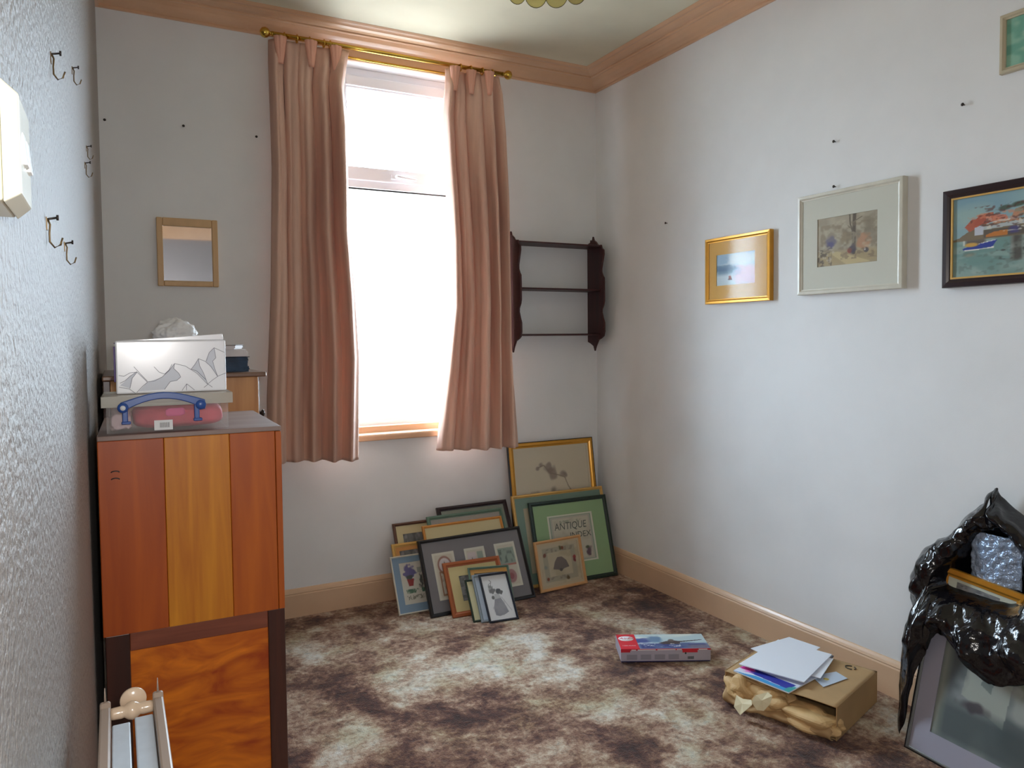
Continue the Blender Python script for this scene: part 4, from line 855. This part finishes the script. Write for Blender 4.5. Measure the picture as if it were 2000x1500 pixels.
# ------------------------------------------------------------------ opened cardboard carton with papers
O = Vector((-.477, -2.130)); e1 = Vector((.37, .115)).normalized(); c3 = Matrix(((e1.x, -e1.y, 0), (e1.y, e1.x, 0), (0, 0, 1)))
M_cb = mat('brown_cardboard', rgb(176, 144, 100), .75, var=.07, vscale=10, bump=.05, bscale=60)
M_cbin = mat('cardboard_inside', rgb(120, 92, 62), .85)
cb = empty('cardboard_box', (O.x, O.y, .004), c3, 'torn-open brown cardboard box beside the right-hand baseboard', 'box')
bw, bd, bh = .387, .424, .118     # x along the short end, y along the long torn side
M_prnt = mat('stamp_ink', rgb(84, 76, 64), .8)
b = MB(); b.box(0, bw, 0, .003, 0, bh); b.box(bw-.003, bw, .003, bd, 0, bh); b.box(.003, bw-.003, bd-.003, bd, 0, bh); b.box(.004, bw-.003, .003, bd-.003, 0, .003); b.build('body', M_cb, cb)
def topf(u, v):
    x = .001+u*(bw-.001); y = v*bd
    sag = -.016*math.exp(-((v-.62)/.18)**2)*(1-u)**3+.0015*math.sin(5*v)*(1-u)
    return (x, y, bh+sag+.0)
t_ = grid('top_flap', 24, 24, topf, M_cb, cb); t_.modifiers.new('t', 'SOLIDIFY').thickness = .003
def tornf(u, v):   # torn long side, folding outwards over the packing paper
    y = .01+u*(bd-.02); top = .040+.030*noise.noise(Vector((u*6, 1, 0)))+.03*max(0, u-.6)+(.02*math.sin(u*40)*.4)
    z = v*top; bul = .045*math.sin(math.pi*min(1, v*1.1))*(.6+.5*noise.noise(Vector((u*4, v*2, 5))))
    return (-.002-bul-.012*v*math.sin(u*9), y, .001+z)
t_ = grid('torn_side', 60, 14, tornf, M_cb, cb); t_.modifiers.new('t', 'SOLIDIFY').thickness = .003
M_kraft = mat('kraft_paper', rgb(206, 172, 120), .6, var=.10, vscale=14)
def crumple(name, c, s, seed, m, parent, amp=.5):
    me = bpy.data.meshes.new(name); bm = bmesh.new(); bmesh.ops.create_icosphere(bm, subdivisions=4, radius=1)
    for v in bm.verts:
        d = 1+amp*1.3*(abs(noise.noise(v.co*1.1+Vector((seed, 1, 2))))-.15)+amp*.10*noise.noise(v.co*3+Vector((seed, 0, 0)))
        p = v.co*d; v.co = Vector((p.x*s[0]+c[0], p.y*s[1]+c[1], max(p.z*s[2]+c[2], .002)))
    bm.to_mesh(me); bm.free(); return link(name, me, m, parent)
crumple('packing_paper', (.016, .10, .040), (.050, .105, .040), 3, M_kraft, cb)
crumple('packing_paper', (.026, .255, .055), (.055, .085, .048), 8, M_kraft, cb)
crumple('packing_paper', (.022, .365, .060), (.055, .06, .052), 12, M_kraft, cb)
M_tornp = mat('pale_torn_paper', rgb(222, 212, 176), .6)
def scrap(name, pts, m, parent, th=.002):
    P = [Vector(p_) for p_ in pts]; b = MB(); c = sum(P, Vector())/len(P); c = c+Vector((-.006, 0, .006)); b.add([tuple(c)]+[tuple(p_) for p_ in P], [(0, i+1, (i+1) % len(P)+1) for i in range(len(P))]); o = b.build(name, m, parent, fix=False); o.modifiers.new('t', 'SOLIDIFY').thickness = th; return o
scrap('torn_scrap', [(-.030, .235, .105), (-.052, .27, .09), (-.058, .285, .062), (-.06, .262, .040), (-.056, .238, .044), (-.046, .22, .07), (-.036, .215, .10)], M_tornp, cb)
scrap('torn_scrap', [(-.085, .315, .012), (-.098, .295, .035), (-.082, .270, .065), (-.068, .28, .075), (-.072, .31, .07), (-.066, .34, .072), (-.075, .345, .03)], M_tornp, cb)
# recycling-style stamp on the lid
b = MB()
for k in range(3):
    t0 = k*2*math.pi/3; b.tube([(  .347+.015*math.cos(t), .084+.019*math.sin(t), bh+.0022) for t in np.linspace(t0, t0+1.6, 8)], .0022, 6)
b.build('printed_stamp', M_prnt, cb)
# papers lying on the lid (all in world space, resting at z = lid + a little)
ZT = .004+bh+.0026
def flat(name, label, cat, pts, z, th, m, parent=None):
    c = sum((Vector(p_) for p_ in pts), Vector((0, 0)))/len(pts); b = MB(); b.prism([(p_[0]-c.x, p_[1]-c.y) for p_ in pts], 0, th); o = b.build(name, m); o.location = (c.x, c.y, z); return tag(o, label, cat)
M_sheet = mat('white_sheet', rgb(226, 232, 242), .5); M_dk = mat('dark_ink_card', rgb(52, 54, 70), .4)
# glossy catalogue, white with a dark blue band, pink spray and cyan edge
c0 = Vector((-.590, -1.758)); c1 = Vector((-.548, -1.985)); up_ = Vector((.215, .06))
ct = empty('catalogue', (c0.x, c0.y, ZT+.0015), label='glossy catalogue with a deep blue band and pink splash, on the cardboard box', cat='catalogue')
ex_ = (c1-c0); wv = ex_.length; ex_ = ex_.normalized(); ey_ = Vector((-ex_.y, ex_.x)); ct.rotation_euler = (0, 0, math.atan2(ex_.y, ex_.x))
b = MB(); b.box(0, wv, 0, .20, 0, .005); bevel(b.build('pages', M_sheet, ct), .001)
a = Art(120, 80, (214, 222, 238)); a.poly([(.0, .0), (1, 0), (1, .10), (.35, .12), (.2, .05)], (60, 150, 210)); a.poly([(.18, .16), (.95, .10), (.95, .34), (.22, .36)], (40, 48, 158)); a.ell(.1, .3, .11, .1, (214, 52, 150), 1, .4, 1.2); a.ell(.18, .18, .08, .05, (230, 110, 190), .8, .5, 1.2, 4); a.ell(.97, .12, .07, .14, (60, 160, 160), 1, .3, .4)
a.build('cover', lambda U, V: (U*wv, V*.2, .0054), ct)
flat('paper_sheet', 'large blank white sheet, topmost of the papers on the cardboard box', 'paper', [(-.466, -1.969), (-.560, -1.748), (-.300, -1.600), (-.170, -1.838)][::-1] if False else [(-.462, -1.978), (-.175, -1.866), (-.245, -1.66), (-.556, -1.752)], ZT+.0185, .0035, M_sheet)
flat('paper_sheet', 'white sheet with a dark printed corner, furthest back on the cardboard box', 'paper', [(-.40, -1.86), (-.15, -1.79), (-.175, -1.655), (-.40, -1.66)], ZT+.0150, .002, M_sheet)
flat('envelope', 'white envelope under the blank sheet, its front corner sticking out', 'envelope', [(-.372, -1.975), (-.190, -1.885), (-.27, -1.72), (-.44, -1.79)], ZT+.0122, .0025, M_sheet)
flat('notebook', 'dark-edged notebook under the papers on the cardboard box', 'notebook', [(-.33, -1.935), (-.160, -1.862), (-.168, -1.845), (-.24, -1.70), (-.40, -1.77)], ZT+.0069, .005, M_dk)
cdr = flat('greeting_card', 'small pale card with a yellow dot lying near the stamp on the cardboard box', 'card', [(-0.363, -1.925), (-0.398, -2.009), (-0.263, -2.005), (-0.252, -1.947)], ZT+.0004, .0012, mat('pale_blue_card', rgb(186, 200, 216), .35))
b = MB(); b.lathe([(.010, 0), (.010, .0004)], (-.018, .0, .0013), seg=16); b.build('yellow_dot', mat('yellow_ink', rgb(222, 204, 110), .5), cdr)

# ------------------------------------------------------------------ black bin bag and framed photograph against the right wall
M_bin = mat('black_polythene', rgb(10, 9, 14), .16, bump=.5, bscale=38, bdist=.006, spec=.6)
fr0 = Vector((-.303, -2.262, .004)); ang = math.radians(14.5)
bf = picture('framed_photograph', 'large black-edged frame with lilac-grey mount and a faded photograph, half inside the black bag', fr0, (-.06, -1, 0), Vector((math.sin(ang), 0, math.cos(ang))), .50, .50, fwid=.008, fdep=.018, fm=F_silver, mcol=(152, 152, 166), mw=(.062, .07, .075, .06), art=art_bw_photo(), cat='picture', outer=F_blk)

# silhouette (angle order), in wall coordinates (y, z) with its own depth x, and the mouth rim
SIL = [(-2.397, .880, -.045), (-2.42, .862, -.05), (-2.50, .800, -.05), (-2.62, .735, -.06), (-2.74, .64, -.08), (-2.80, .50, -.15), (-2.76, .40, -.24), (-2.66, .375, -.262), (-2.58, .335, -.268), (-2.517, .318, -.270), (-2.454, .330, -.262), (-2.40, .375, -.252), (-2.345, .41, -.245), (-2.315, .385, -.245), (-2.300, .34, -.25), (-2.262, .23, -.262), (-2.245, .06, -.285), (-2.200, .03, -.25), (-2.165, .235, -.16), (-2.190, .36, -.14), (-2.155, .45, -.12), (-2.158, .56, -.11), (-2.185, .625, -.09), (-2.225, .672, -.07), (-2.270, .700, -.06), (-2.335, .795, -.05), (-2.375, .840, -.045)]
RIM = [(-2.43, .765, -.13), (-2.47, .768, -.13), (-2.52, .735, -.14), (-2.545, .70, -.15), (-2.565, .63, -.17), (-2.575, .575, -.19), (-2.565, .535, -.205), (-2.53, .512, -.212), (-2.49, .508, -.214), (-2.45, .507, -.214), (-2.41, .508, -.214), (-2.375, .510, -.212), (-2.34, .510, -.210), (-2.310, .512, -.208), (-2.285, .514, -.205), (-2.268, .518, -.20), (-2.262, .524, -.195), (-2.260, .535, -.19), (-2.262, .55, -.185), (-2.270, .575, -.18), (-2.282, .60, -.175), (-2.298, .625, -.17), (-2.325, .655, -.165), (-2.335, .685, -.155), (-2.35, .715, -.145), (-2.375, .745, -.14), (-2.405, .762, -.135)]
def cyc(tab, t):
    n = len(tab); i = int(math.floor(t)) % n; a = t-math.floor(t); p0, p1, p2, p3 = (Vector(tab[(i+k) % n]) for k in (-1, 0, 1, 2))
    return .5*((2*p1)+(-p0+p2)*a+(2*p0-5*p1+4*p2-p3)*a*a+(-p0+3*p1-3*p2+p3)*a*a*a)
NN = len(SIL)
def bagf(u, v):
    t = u*NN; s = cyc(SIL, t); r = cyc(RIM, t); yz = s.lerp(r, min(v/.8, 1))
    if v <= .8:
        a = v/.8; x = s.z+(r.z-s.z)*a - .045*math.sin(math.pi*a)
        # radial creases running into the mouth plus crumple
        cr_ = .010*math.sin(t*2.3+3*a)*math.sin(math.pi*a)+.022*noise.noise(Vector((yz.x*14, yz.y*14, 1+a)))*math.sin(math.pi*min(1, a+.12)) + .010*abs(noise.noise(Vector((yz.x*34, yz.y*26, 4))))
        y, z = yz.x+.010*noise.noise(Vector((t*1.7, a*4, 7))), yz.y+.010*noise.noise(Vector((t*1.7, a*4, 17)))
        x += cr_
    else:       # inside of the bag behind the mouth
        a = (v-.8)/.2; c = Vector((-2.44, .62)); y = r.x+(c.x-r.x)*a*.9; z = r.y+(c.y-r.y)*a*.9; x = r.z+(-.03-r.z)*min(1, a*1.6)+.004*noise.noise(Vector((y*30, z*30, 2)))
    return (min(x, -.022), y, z)
o = grid('bin_bag', 216, 70, bagf, M_bin); tag(o, 'crumpled glossy black bin bag slumped against the right wall over the framed photograph', 'bin bag')
md = o.modifiers.new('t', 'SOLIDIFY'); md.thickness = .002
# things showing in the mouth of the bag
gp = picture('framed_picture', 'gilt-edged frame lying inside the mouth of the black bag', (-.150, -2.262, .478), (0, -.985, -.10), (.10, 0, 1), .28, .130, fwid=.030, fdep=.014, fm=F_gold, mcol=(190, 196, 180), mw=(.02, .02, .02, .02), art=None, arts=[(.06, .2, .04, .09, art_grey())])
M_bub = mat('bubble_wrap', rgb(150, 170, 196), .12, metal=.35, bump=1.0, bscale=60, bdist=.012)
def bubf(u, v): return (-.115-.012*math.sin(math.pi*u)+.006*noise.noise(Vector((u*9, v*9, 0))), -2.365-.16*u, .585+.16*v-.02*(u-.5)**2)
o = grid('bubble_wrap', 30, 30, bubf, M_bub); o.modifiers.new('t', 'SOLIDIFY').thickness = .004; tag(o, 'shiny folded bubble wrap in the mouth of the black bag', 'bubble wrap')

# ------------------------------------------------------------------ groups of repeated things
for o in list(COL.objects):
    if o.parent is not None or 'label' not in o or 'kind' in o: continue
    kind = o.name.split('.')[0]
    if kind == 'framed_picture':
        if o.location.z > 1: o['group'] = 'framed pictures hanging on the right wall'
        elif o.location.z < .1: o['group'] = 'framed pictures stacked on the floor under the window'
    elif kind in ('wall_nail', 'picture_hook', 'curtain', 'cabinet', 'paper_sheet'):
        o['group'] = {'wall_nail': 'bare nails left in the walls', 'picture_hook': 'picture hooks on the left wall', 'curtain': 'pair of curtains at the window',
                      'cabinet': 'stacked wooden cabinets', 'paper_sheet': 'white sheets on the cardboard box'}[kind]
